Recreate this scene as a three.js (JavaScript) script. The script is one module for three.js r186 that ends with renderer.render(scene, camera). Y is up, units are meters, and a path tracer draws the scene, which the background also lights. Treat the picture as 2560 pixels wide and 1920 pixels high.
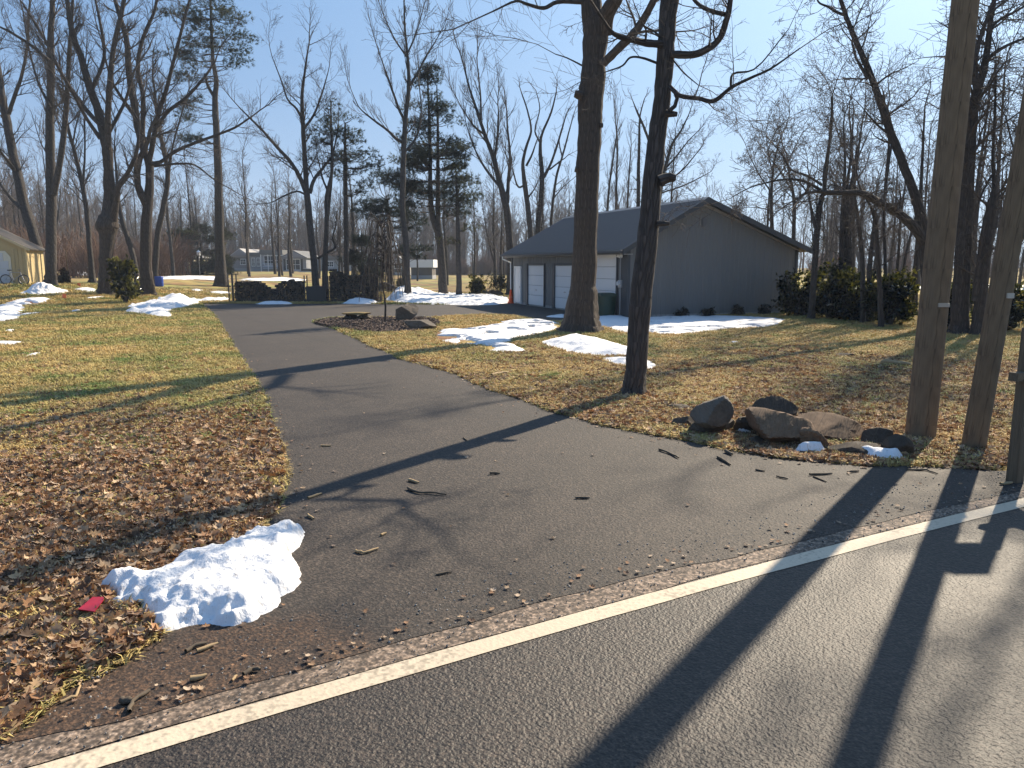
import * as THREE from 'three';
import { mergeGeometries, mergeVertices, toCreasedNormals } from 'three/addons/utils/BufferGeometryUtils.js';
import { TessellateModifier } from 'three/addons/modifiers/TessellateModifier.js';
import { RoundedBoxGeometry } from 'three/addons/geometries/RoundedBoxGeometry.js';

// ---------- camera, sky, sun, exposure ----------
const scene = new THREE.Scene();
const camera = new THREE.PerspectiveCamera(54, 4 / 3, 0.1, 1200);
camera.position.set(0, 2.25, 0);
camera.rotation.x = -0.15687;
const renderer = new THREE.WebGLRenderer({ antialias: true });
renderer.toneMapping = THREE.LinearToneMapping;
renderer.toneMappingExposure = 1.88;
renderer.shadowMap.enabled = true;
scene.fog = new THREE.FogExp2(new THREE.Color(0.74, 0.86, 1.0), 0.00055); // thin winter haze
const SUN_AZ = 37.4 * Math.PI / 180, SUN_EL = 34.5 * Math.PI / 180;
const sunDir = new THREE.Vector3(Math.sin(SUN_AZ) * Math.cos(SUN_EL), Math.sin(SUN_EL), -Math.cos(SUN_AZ) * Math.cos(SUN_EL));
const sun = new THREE.DirectionalLight(new THREE.Color(1, 0.86, 0.66), 5);
sun.position.copy(sunDir).multiplyScalar(150).add(new THREE.Vector3(0, 0, -30));
sun.target.position.set(0, 0, -30);
sun.castShadow = true; sun.shadow.mapSize.set(4096, 4096);
Object.assign(sun.shadow.camera, { left: -70, right: 70, top: 70, bottom: -70, near: 1, far: 400 });
sun.shadow.radius = 1.2;
scene.add(sun, sun.target);
{ // clear winter sky: blue overhead, pale toward the horizon, brighter round the sun
  const W = 512, Hh = 256, data = new Float32Array(W * Hh * 4);
  for (let j = 0; j < Hh; j++) for (let i = 0; i < W; i++) {
    const phi = ((i + 0.5) / W - 0.5) * 2 * Math.PI, th = ((j + 0.5) / Hh - 0.5) * Math.PI;
    const y = Math.sin(th), x = Math.cos(th) * Math.cos(phi), z = Math.cos(th) * Math.sin(phi);
    const g = Math.acos(Math.min(1, x * sunDir.x + y * sunDir.y + z * sunDir.z));
    const e = Math.max(0, y), k = Math.pow(e, 0.55);
    const mie = 0.95 * Math.exp(-g / 0.33) + 0.10 * Math.exp(-g / 0.16), ray = 0.86 + 0.14 * Math.cos(g) ** 2;
    const hz = Math.exp(-e * 7);
    const a = (j * W + i) * 4;
    data[a] = (0.135 * (1 - k) + 0.045 * k) * ray + 0.22 * hz + mie * 0.84;
    data[a + 1] = (0.275 * (1 - k) + 0.13 * k) * ray + 0.17 * hz + mie * 0.97;
    data[a + 2] = (0.485 * (1 - k) + 0.31 * k) * ray + 0.06 * hz + mie * 1.0;
    data[a + 3] = 1;
  }
  const sky = new THREE.DataTexture(data, W, Hh, THREE.RGBAFormat, THREE.FloatType);
  sky.mapping = THREE.EquirectangularReflectionMapping;
  sky.magFilter = sky.minFilter = THREE.LinearFilter; sky.wrapS = THREE.RepeatWrapping; sky.needsUpdate = true;
  scene.background = sky; scene.environment = sky;
}

// ---------- helpers ----------
function RNG(s) { let a = s >>> 0; return () => { a = (a + 0x6D2B79F5) | 0; let t = Math.imul(a ^ (a >>> 15), 1 | a); t = (t + Math.imul(t ^ (t >>> 7), 61 | t)) ^ t; return ((t ^ (t >>> 14)) >>> 0) / 4294967296; }; }
const hash = (x, y, s) => { let h = Math.imul(x | 0, 374761393) + Math.imul(y | 0, 668265263) + Math.imul(s | 0, 974634551); h = Math.imul(h ^ (h >>> 13), 1274126177); h ^= h >>> 16; return (h >>> 0) / 4294967296; };
const md = (a, n) => ((a % n) + n) % n;
function vn(x, y, s = 0, p = 0) { // value noise, periodic when p is given
  let xi = Math.floor(x), yi = Math.floor(y), fx = x - xi, fy = y - yi;
  fx = fx * fx * (3 - 2 * fx); fy = fy * fy * (3 - 2 * fy);
  let x1 = xi + 1, y1 = yi + 1;
  if (p) { xi = md(xi, p); x1 = md(x1, p); yi = md(yi, p); y1 = md(y1, p); }
  const a = hash(xi, yi, s), b = hash(x1, yi, s), c = hash(xi, y1, s), d = hash(x1, y1, s);
  return a + (b - a) * fx + (c - a) * fy + (a - b - c + d) * fx * fy;
}
function fbm(x, y, o = 4, s = 0, p = 0) { let v = 0, a = 0.5, t = 0; for (let i = 0; i < o; i++) { v += a * vn(x, y, s + i * 17, p); t += a; a *= 0.5; x *= 2; y *= 2; p *= 2; } return v / t; }
const n3 = (x, y, z, s = 0) => (fbm(x + 31.7, y + z * 0.7, 3, s) + fbm(y - 11.3, z + x * 0.7, 3, s + 5) + fbm(z + 7.1, x - y * 0.7, 3, s + 9)) / 3;
const ss = (a, b, x) => { const t = Math.min(1, Math.max(0, (x - a) / (b - a))); return t * t * (3 - 2 * t); };
const clamp = (x, a = 0, b = 1) => Math.min(b, Math.max(a, x));
const groundH = (x, z) => 0.95 * ss(18, 34, -x) * ss(36, 50, -z); // the left back of the lot rises a little
function inPoly(p, x, z) { let c = false; for (let i = 0, j = p.length - 1; i < p.length; j = i++) { const a = p[i], b = p[j]; if ((a[1] > z) !== (b[1] > z) && x < (b[0] - a[0]) * (z - a[1]) / (b[1] - a[1]) + a[0]) c = !c; } return c; }
function distPoly(p, x, z) { let m = 1e9; for (let i = 0, j = p.length - 1; i < p.length; j = i++) { const ax = p[j][0], az = p[j][1], bx = p[i][0] - ax, bz = p[i][1] - az, t = clamp(((x - ax) * bx + (z - az) * bz) / (bx * bx + bz * bz + 1e-9)); m = Math.min(m, Math.hypot(x - ax - bx * t, z - az - bz * t)); } return m; }
const V = (x, y, z) => new THREE.Vector3(x, y, z);
const taken = new Map();
function numbered(n) { const k = taken.get(n) || 0; taken.set(n, k + 1); return k ? n + '_' + String(k).padStart(3, '0') : n; }
function fin(o) { o.traverse((c) => { if (c.isMesh) { c.castShadow = true; c.receiveShadow = true; } }); return o; }
function thing(name, label, category, pos = [0, 0, 0], turn = 0, group) {
  const g = new THREE.Group(); g.name = numbered(name); g.position.set(...pos); g.rotation.y = turn;
  g.userData = { label, category }; if (group) g.userData.group = group; scene.add(g); return g;
}
function part(name, geo, mat, parent) { const m = new THREE.Mesh(geo, mat); m.name = name; m.castShadow = m.receiveShadow = true; parent.add(m); return m; }
function struct(name, geo, mat, label, category) { const m = part(numbered(name), geo, mat, scene); m.userData = { kind: 'structure', label, category }; return m; }
function solo(name, geo, mat, label, category, pos = [0, 0, 0], group) { const m = part(numbered(name), geo, mat, scene); m.position.set(...pos); m.userData = { label, category }; if (group) m.userData.group = group; return m; }

class GB { // geometry collector
  constructor() { this.p = []; this.n = []; this.u = []; this.i = []; }
  tube(pts, sides, cap = true, tile = 0.6) { // pts: [x,y,z,r]
    const n = pts.length; if (n < 2) return this;
    const t = V(), a = V(), b = V(), up = V(), prev = V();
    let len = 0; const base0 = this.p.length / 3; const reps = Math.max(1, Math.round(6.283 * pts[0][3] / tile));
    for (let k = 0; k < n; k++) {
      const q = pts[k], q0 = pts[Math.max(0, k - 1)], q1 = pts[Math.min(n - 1, k + 1)];
      t.set(q1[0] - q0[0], q1[1] - q0[1], q1[2] - q0[2]).normalize();
      if (k === 0) { up.set(1, 0, 0); if (Math.abs(t.x) > 0.9) up.set(0, 0, 1); a.copy(up).addScaledVector(t, -up.dot(t)).normalize(); }
      else { a.copy(prev).addScaledVector(t, -prev.dot(t)); if (a.lengthSq() < 1e-8) a.set(0, 0, 1); a.normalize(); len += Math.hypot(q[0] - q0[0], q[1] - q0[1], q[2] - q0[2]); }
      prev.copy(a); b.crossVectors(t, a);
      for (let s = 0; s <= sides; s++) {
        const an = s / sides * Math.PI * 2, c = Math.cos(an), d = Math.sin(an);
        const nx = a.x * c + b.x * d, ny = a.y * c + b.y * d, nz = a.z * c + b.z * d;
        this.p.push(q[0] + nx * q[3], q[1] + ny * q[3], q[2] + nz * q[3]); this.n.push(nx, ny, nz); this.u.push(s / sides * reps, len / tile);
      }
      if (k) { const o = base0 + (k - 1) * (sides + 1); for (let s = 0; s < sides; s++) { const e = o + s, f = e + sides + 1; this.i.push(e, e + 1, f, e + 1, f + 1, f); } }
    }
    if (cap && pts[n - 1][3] > 0.02) { const q = pts[n - 1], c = this.p.length / 3; this.p.push(q[0], q[1], q[2]); this.n.push(t.x, t.y, t.z); this.u.push(0, 0); const o = base0 + (n - 1) * (sides + 1); for (let s = 0; s < sides; s++) this.i.push(o + s, o + s + 1, c); }
    return this;
  }
  quad(a, b, c, d, nrm) { const o = this.p.length / 3; this.p.push(...a, ...b, ...c, ...d); for (let k = 0; k < 4; k++) this.n.push(...nrm); this.u.push(0, 0, 1, 0, 1, 1, 0, 1); this.i.push(o, o + 1, o + 2, o, o + 2, o + 3); }
  tri(a, b, c, nrm) { const o = this.p.length / 3; this.p.push(...a, ...b, ...c); for (let k = 0; k < 3; k++) this.n.push(...nrm); this.u.push(0, 0, 1, 0, 0.5, 1); this.i.push(o, o + 1, o + 2); }
  geo() { const g = new THREE.BufferGeometry(); g.setAttribute('position', new THREE.Float32BufferAttribute(this.p, 3)); g.setAttribute('normal', new THREE.Float32BufferAttribute(this.n, 3)); g.setAttribute('uv', new THREE.Float32BufferAttribute(this.u, 2)); g.setIndex(this.i); return g; }
}
function box(w, h, d, x = 0, y = 0, z = 0, r = 0) { const g = r ? new RoundedBoxGeometry(w, h, d, 2, r) : new THREE.BoxGeometry(w, h, d); g.translate(x, y, z); return g; }
const merge = (l) => mergeGeometries(l.map((g) => { const q = g.index ? g.toNonIndexed() : g; for (const k of Object.keys(q.attributes)) if (!['position', 'normal', 'uv'].includes(k)) q.deleteAttribute(k); return q; }));

// ---------- textures and materials ----------
const lin2s = (v) => Math.round(255 * clamp(v <= 0.0031308 ? v * 12.92 : 1.055 * Math.pow(v, 1 / 2.4) - 0.055));
function tex(S, fn, srgb = true) {
  const d = new Uint8Array(S * S * 4);
  for (let y = 0; y < S; y++) for (let x = 0; x < S; x++) { const c = fn(x / S, y / S, x, y), a = (y * S + x) * 4; if (srgb) { d[a] = lin2s(c[0]); d[a + 1] = lin2s(c[1]); d[a + 2] = lin2s(c[2]); } else { const v = Math.round(255 * clamp(c)); d[a] = d[a + 1] = d[a + 2] = v; } d[a + 3] = 255; }
  const t = new THREE.DataTexture(d, S, S); t.wrapS = t.wrapT = THREE.RepeatWrapping; t.magFilter = THREE.LinearFilter; t.minFilter = THREE.LinearMipmapLinearFilter; t.generateMipmaps = true;
  if (srgb) t.colorSpace = THREE.SRGBColorSpace; t.needsUpdate = true; return t;
}
const rgb = (r, g, b) => new THREE.Color().setRGB(r, g, b);
const leafy = (c, rough = 0.6, t = 0.4) => new THREE.MeshPhysicalMaterial({ color: rgb(...c), roughness: rough, transmission: t, thickness: 0, side: THREE.DoubleSide });
const std = (c, rough = 0.9, o = {}) => new THREE.MeshStandardMaterial({ color: rgb(...c), roughness: rough, metalness: 0, ...o });
const grit = (lo, hi, tint, seed) => (u, v, x, y) => { // bound stone chips in tar
  const g = vn(u * 200, v * 200, seed, 200), g2 = vn(u * 420, v * 420, seed + 3, 420), m = fbm(u * 6, v * 6, 4, seed + 7, 6), w = hash(x, y, seed);
  let k = lo + (hi - lo) * Math.pow(clamp(g * 0.65 + g2 * 0.5 - 0.12), 2.2) * (0.55 + 0.9 * w);
  k *= 0.75 + 0.5 * m; const s = vn(u * 260, v * 260, seed + 21, 260);
  return [k * (tint[0] + 0.1 * s), k * tint[1], k * (tint[2] + 0.08 * (1 - s))];
};
const gritH = (seed) => (u, v, x, y) => 0.55 * vn(u * 200, v * 200, seed, 200) + 0.35 * vn(u * 420, v * 420, seed + 3, 420) + 0.1 * hash(x, y, seed);
const tDrive = tex(1024, grit(0.0075, 0.082, [1.26, 0.95, 0.66], 11)), tRoad = tex(1024, grit(0.007, 0.082, [1.24, 0.96, 0.68], 41)), tGritH = tex(1024, gritH(11), false);
const tLawn = tex(1024, (u, v, x, y) => {
  const f = vn(u * 90, v * 260, 3, 0) * 0.5 + vn(u * 256, v * 96, 5, 0) * 0.5, m = fbm(u * 10, v * 10, 4, 9, 10), w = hash(x, y, 2), k = 0.45 + 0.75 * f + 0.25 * (w - 0.5);
  const gr = ss(0.45, 0.75, m); return [k * (0.42 - 0.13 * gr), k * (0.29 - 0.02 * gr), k * (0.082 - 0.025 * gr)];
});
const tBark = tex(512, (u, v) => { const r = fbm(u * 14 + 1.5 * vn(u * 4, v * 3, 8, 0), v * 3, 4, 5, 0), q = Math.abs(vn(u * 12 + 1.2 * fbm(u * 6, v * 3, 2, 3), v * 2.2, 6) - 0.5) * 2, k = 0.35 + 0.65 * clamp(q * 1.4) * (0.5 + 0.6 * r); return [k * 0.105, k * 0.088, k * 0.077]; });
const tBarkH = tex(512, (u, v) => { const r = fbm(u * 14 + 1.5 * vn(u * 4, v * 3, 8, 0), v * 3, 4, 5, 0), q = Math.abs(vn(u * 12 + 1.2 * fbm(u * 6, v * 3, 2, 3), v * 2.2, 6) - 0.5) * 2; return clamp(q * 1.4) * (0.5 + 0.6 * r); }, false);
const tWood = tex(512, (u, v) => { const q = fbm(u * 34, v * 3, 5, 15), b = fbm(u * 5, v * 2, 3, 27), c = ss(0.66, 0.8, fbm(u * 60 + 2 * vn(u * 3, v * 5, 2), v * 1.6, 2, 19)), k = (0.55 + 0.5 * q + 0.35 * b) * (1 - 0.45 * c); return [k * 0.19, k * 0.136, k * 0.082]; });
const tWoodH = tex(512, (u, v) => 0.6 * fbm(u * 34, v * 3, 5, 15) - 0.5 * ss(0.66, 0.8, fbm(u * 60 + 2 * vn(u * 3, v * 5, 2), v * 1.6, 2, 19)) + 0.4, false);
const tRock = tex(512, (u, v, x, y) => { const a = fbm(u * 5, v * 5, 5, 23, 5), b = fbm(u * 22, v * 22, 3, 29, 22), k = 0.5 + 0.7 * a + 0.25 * (b - 0.5) + 0.12 * (hash(x, y, 5) - 0.5); return [k * 0.15, k * 0.12, k * 0.09]; });
const tRockH = tex(512, (u, v) => 0.6 * fbm(u * 8, v * 8, 5, 33, 8) + 0.4 * fbm(u * 40, v * 40, 2, 37, 40), false);
const tSnowH = tex(512, (u, v, x, y) => 0.6 * fbm(u * 12, v * 12, 5, 43, 12) + 0.25 * fbm(u * 60, v * 60, 2, 47, 60) + 0.15 * hash(x, y, 3), false);
const tSnow = tex(512, (u, v, x, y) => { const d = ss(0.66, 0.8, fbm(u * 30, v * 30, 3, 53, 30)) * 0.3, s = hash(x, y, 9) > 0.994 ? 0.5 : 1; return [(0.8 - d * 0.5) * s, (0.79 - d * 0.58) * s, (0.78 - d * 0.66) * s]; });
const tPaint = tex(1024, (u, v, x, y) => { const g = vn(u * 200, v * 200, 11, 200), w = ss(0.55, 0.85, fbm(u * 9, v * 9, 4, 57, 9) * 0.55 + g * 0.45), s = hash(x, y, 71) * 0.08, d = fbm(u * 3, v * 3, 3, 59, 3); const k = (0.86 + 0.25 * d - s) * (1 - 0.4 * w); return [0.6 * k, 0.5 * k, 0.365 * k]; });
const M = {
  drive: new THREE.MeshStandardMaterial({ map: tDrive, bumpMap: tGritH, bumpScale: 0.006, roughness: 0.8, vertexColors: true }),
  road: new THREE.MeshStandardMaterial({ map: tRoad, bumpMap: tGritH, bumpScale: 0.008, roughness: 0.64, vertexColors: true }),
  strip: new THREE.MeshStandardMaterial({ map: tRoad, color: rgb(5.2, 5.1, 4.9), bumpMap: tGritH, bumpScale: 0.005, roughness: 0.85 }),
  paint: std([1, 1, 1], 0.75, { map: tPaint, bumpMap: tGritH, bumpScale: 0.003 }),
  lawn: new THREE.MeshStandardMaterial({ map: tLawn, roughness: 1, vertexColors: true }),
  bark: new THREE.MeshStandardMaterial({ map: tBark, bumpMap: tBarkH, bumpScale: 0.035, roughness: 0.95 }),
  barkBrown: new THREE.MeshStandardMaterial({ map: tBark, color: rgb(1.0, 0.9, 0.8), bumpMap: tBarkH, bumpScale: 0.04, roughness: 0.95 }),
  twig: std([0.075, 0.06, 0.05], 0.9), twigGrey: std([0.14, 0.115, 0.097], 0.9), twigRed: std([0.16, 0.095, 0.065], 0.9),
  wood: new THREE.MeshStandardMaterial({ map: tWood, bumpMap: tWoodH, bumpScale: 0.012, roughness: 0.9 }),
  rock: new THREE.MeshStandardMaterial({ map: tRock, bumpMap: tRockH, bumpScale: 0.03, roughness: 0.92 }),
  rockBrown: new THREE.MeshStandardMaterial({ map: tRock, color: rgb(1.2, 0.9, 0.66), bumpMap: tRockH, bumpScale: 0.03, roughness: 0.92 }),
  rockDark: new THREE.MeshStandardMaterial({ map: tRock, color: rgb(0.5, 0.45, 0.4), bumpMap: tRockH, bumpScale: 0.03, roughness: 0.92 }),
  snow: new THREE.MeshStandardMaterial({ map: tSnow, bumpMap: tSnowH, bumpScale: 0.02, roughness: 0.75 }),
};

// ---------- ground, road, drive ----------
function ragged(poly, step, amp, seed) { const o = []; for (let i = 0; i < poly.length; i++) { const a = poly[i], b = poly[(i + 1) % poly.length], L = Math.hypot(b[0] - a[0], b[1] - a[1]), n = Math.max(1, Math.min(120, Math.round(L / step))); const nx = -(b[1] - a[1]) / L, nz = (b[0] - a[0]) / L; for (let k = 0; k < n; k++) { const t = k / n, x = a[0] + (b[0] - a[0]) * t, z = a[1] + (b[1] - a[1]) * t, d = (fbm(x * 2.2, z * 2.2, 4, seed) - 0.5) * 2 * amp; o.push([x + nx * d, z + nz * d]); } } return o; }
function smooth(poly, it = 1) { for (let k = 0; k < it; k++) { const o = []; for (let i = 0; i < poly.length; i++) { const a = poly[i], b = poly[(i + 1) % poly.length]; o.push([a[0] * 0.75 + b[0] * 0.25, a[1] * 0.75 + b[1] * 0.25], [a[0] * 0.25 + b[0] * 0.75, a[1] * 0.25 + b[1] * 0.75]); } poly = o; } return poly; }
function sheet(poly, y, tile, edge, colorFn) { // a sheet over a polygon, fine enough to carry patches of colour, with a skirt at its rim
  let g = new THREE.ShapeGeometry(new THREE.Shape(poly.map((p) => new THREE.Vector2(p[0], -p[1])))).toNonIndexed();
  if (edge) g = new TessellateModifier(edge, 9).modify(g);
  g.rotateX(-Math.PI / 2); g.translate(0, y, 0);
  const p = g.attributes.position, uv = [], col = [], c = [1, 1, 1];
  for (let i = 0; i < p.count; i++) { const x = p.getX(i), z = p.getZ(i); uv.push(x / tile, z / tile); const k = colorFn ? colorFn(x, z) : c; col.push(...k); }
  g.setAttribute('uv', new THREE.Float32BufferAttribute(uv, 2)); if (colorFn) g.setAttribute('color', new THREE.Float32BufferAttribute(col, 3));
  g.computeVertexNormals(); return g;
}
// the edge line of the road, a very slight bend; L(s, off): s metres along, off metres toward the camera side
const RD = [0.874, -0.486], R0 = [-2.13, -3.1];
const roadPt = (s, off) => { const bend = s > -4 && s < 14 ? -0.02 * 4 * (1 - ((s - 4) / 4) ** 2) * (s > 0 && s < 8 ? 1 : 0) : 0; return [R0[0] + RD[0] * s + (off + bend) * 0.486, R0[1] + RD[1] * s + (off + bend) * 0.874]; };
const ribbon = (s0, s1, st, offA, offB) => { const a = [], b = []; for (let s = s0; s <= s1 + 1e-6; s += st) { a.push(roadPt(s, offA(s))); b.push(roadPt(s, offB(s))); } return [...b, ...a.reverse()]; };
const nearEdge = [[-2.412,-3.234],[-2.199,-3.337],[-1.936,-3.441]].concat([[-0.503,-4.348],[-0.167,-4.553],[0.297,-4.855]], [[0.833,-5.16],[1.241,-5.361],[1.724,-5.566],[2.188,-5.818],[2.486,-5.969],[3.176,-6.324],[3.914,-6.731],[4.346,-6.933],[5.163,-7.337]]);
const rightBack = [[5.673,-8.097],[5.318,-8.046],[4.997,-8.148],[4.452,-8.249],[3.954,-8.25],[3.247,-8.503],[2.806,-8.805],[2.342,-9.363],[1.864,-9.818],[1.244,-10.425]];
const rightEdge = [[0.965,-10.932],[0.634,-11.388],[0.097,-12.603],[-0.425,-13.514],[-1.192,-15.438],[-1.955,-16.854],[-2.69,-17.969]].concat([[-3.242,-19.488],[-3.775,-20.508],[-4.821,-23.106],[-6.223,-26.492],[-7.492,-28.872],[-7.832,-29.686],[-8.002,-30.754],[-7.73,-31.781],[-6.234,-32.511],[-4.078,-31.781]]);
const padEdge = [[-2.697,-33.174],[-1.065,-34.367],[0.363,-33.174],[0.909,-30.91],[2.085,-29.912],[4.478,-32.758]];
const farEdge = [[5.0, -31.6], [5.6, -32.2], [0.9, -45.0], [0.0, -44.8]].concat([[-3.662,-43.008],[-7.174,-43.553],[-10.435,-44.327],[-12.627,-43.772],[-16.312,-44.327],[-18.045,-43.772]], [[-18.247,-44.215]]);
const leftEdge = [[-15.292,-37.919],[-12.606,-32.184]].concat([[-13.715,-34.022],[-12.722,-32.348],[-10.228,-26.627],[-8.825,-23.342],[-7.465,-20.147],[-6.299,-17.513],[-5.358,-15.285],[-4.534,-13.412],[-3.948,-11.944],[-3.471,-10.629]], [[-3.541,-10.831],[-3.203,-9.919],[-2.843,-9.109],[-2.557,-8.248],[-2.38,-7.591],[-2.256,-7.083],[-2.179,-6.527],[-2.192,-5.313]], [[-2.171,-4.301],[-2.193,-4.2],[-2.267,-3.945],[-2.345,-3.792],[-2.35,-3.591],[-2.404,-3.438],[-2.446,-3.287]]);
const drivePoly = ragged([...nearEdge, [9, -9.35], [16, -13.2], [26, -18.8], [26, -20.1], [16, -14.5], [8.6, -10.6], ...rightBack, ...rightEdge, ...padEdge, ...farEdge, ...leftEdge, [-4.6, -3.3], [-9, -0.6], [-9, 0.3], [-5, -1.75]], 0.12, 0.035, 61);
const bedPoly = smooth([[-7.728,-29.387],[-7.763,-31.224],[-7.243,-31.62],[-6.073,-32.266],[-4.776,-31.62],[-3.49,-32.184],[-2.787,-29.536],[-2.738,-26.492],[-3.302,-25.377],[-4.586,-24.994],[-5.34,-25.636],[-6.317,-26.898],[-7.175,-28.222]], 1);
const inRoad = (x, z) => (x - R0[0]) * 0.486 + (z - R0[1]) * 0.874 > (x < -2.4 ? -0.3 : -0.75);
const dirtAt = [[-1.703,-4.047]][0], dirt2 = [[-2.153,-3.639]][0];
struct('road', sheet(ribbon(-60, 80, 4, () => -0.22, () => 7.2), 0.004, 2.6, 0.9, (x, z) => { const k = 0.86 + 0.3 * fbm(x * 0.5, z * 0.5, 3, 71); return [k, k * 0.985, k * 0.96]; }), M.road, 'grey chip asphalt road in the foreground', 'road');
struct('road_shoulder', sheet(ragged(ribbon(-30, 60, 1.5, () => -0.55, (s) => -0.03), 0.2, 0.02, 5), 0.008, 4), M.strip, 'pale worn pavement strip beside the white line', 'pavement');
struct('edge_line', sheet(ragged(ribbon(-60, 80, 1, () => -0.015, () => 0.14), 0.08, 0.006, 77), 0.0085, 4), M.paint, 'cream white painted edge line of the road', 'road marking');
struct('driveway', sheet(drivePoly, 0.012, 3, 0.3, (x, z) => {
  const k = 0.85 + 0.42 * fbm(x * 0.7, z * 0.7, 4, 81);  const n = fbm(x * 3.2, z * 3.2, 4, 83), d = Math.max(Math.exp(-(((x - dirtAt[0]) / 0.75) ** 2 + ((z - dirtAt[1]) / 0.55) ** 2)), Math.exp(-(((x - dirt2[0]) / 0.9) ** 2 + ((z - dirt2[1]) / 0.5) ** 2))), m = ss(0.38, 0.62, n * 0.55 + d * 0.5) * ss(0.08, 0.3, d);
  return [k * (1 + 0.75 * m), k * (1 + 0.3 * m), k * (1 - 0.1 * m)];
}), M.drive, 'dark asphalt driveway leading to the grey garage', 'driveway');
{ // one sheet of lawn to the horizon
  const NX = 300, NZ = 330, pos = [], uv = [], col = [], idx = [];
  for (let j = 0; j <= NZ; j++) for (let i = 0; i <= NX; i++) {
    const a = (i / NX - 0.5) * 2, x = 420 * Math.sinh(4 * a) / Math.sinh(4), b = j / NZ, z = 14 - 520 * Math.sinh(4.2 * b) / Math.sinh(4.2);
    let y = groundH(x, z) - 0.001; if (!inPoly(drivePoly, x, z) && !inRoad(x, z) && distPoly(drivePoly, x, z) > 0.5) y += 0.035 * (fbm(x * 0.6, z * 0.6, 3, 91) - 0.3);
    pos.push(x, y, z); uv.push(x / 3, z / 3);
    const m = fbm(x * 0.35, z * 0.35, 4, 93), g = ss(0.5, 0.68, fbm(x * 0.22 + 9, z * 0.3, 3, 97)) * (x < -4 ? 1 : 0.45), br = ss(0.52, 0.72, fbm(x * 0.5, z * 0.5, 4, 99) + (x > 3 && z > -30 ? 0.07 : 0)), k = 0.75 + 0.5 * m, mould = x < -1.5 ? ss(0.42, 0.6, fbm(x * 0.8, z * 0.8, 4, 103) + 0.28 * Math.exp(-(((x + 5) / 3.5) ** 2 + ((z + 4.5) / 3) ** 2))) : 0;
    col.push(k * (1 - 0.16 * g - 0.12 * br - 0.45 * mould), k * (1 + 0.06 * g - 0.3 * br - 0.55 * mould), k * (1 - 0.15 * g - 0.3 * br - 0.4 * mould));
    if (i < NX && j < NZ) { const o = j * (NX + 1) + i; idx.push(o, o + 1, o + NX + 1, o + 1, o + NX + 2, o + NX + 1); }
  }
  const g = new THREE.BufferGeometry(); g.setAttribute('position', new THREE.Float32BufferAttribute(pos, 3)); g.setAttribute('uv', new THREE.Float32BufferAttribute(uv, 2)); g.setAttribute('color', new THREE.Float32BufferAttribute(col, 3)); g.setIndex(idx); g.computeVertexNormals();
  struct('ground', g, M.lawn, 'winter lawn of tan and green grass', 'lawn');
}
const mMulch = new THREE.MeshStandardMaterial({ map: tRock, color: rgb(0.36, 0.24, 0.17), roughness: 1, bumpMap: tRockH, bumpScale: 0.04 });
{ const b = ragged(bedPoly, 0.15, 0.12, 13); struct('mulch_bed', sheet(b, 0.034, 1.2, 0.4, null), mMulch, 'dark mulch bed at the bend of the driveway', 'flower bed'); }

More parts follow.
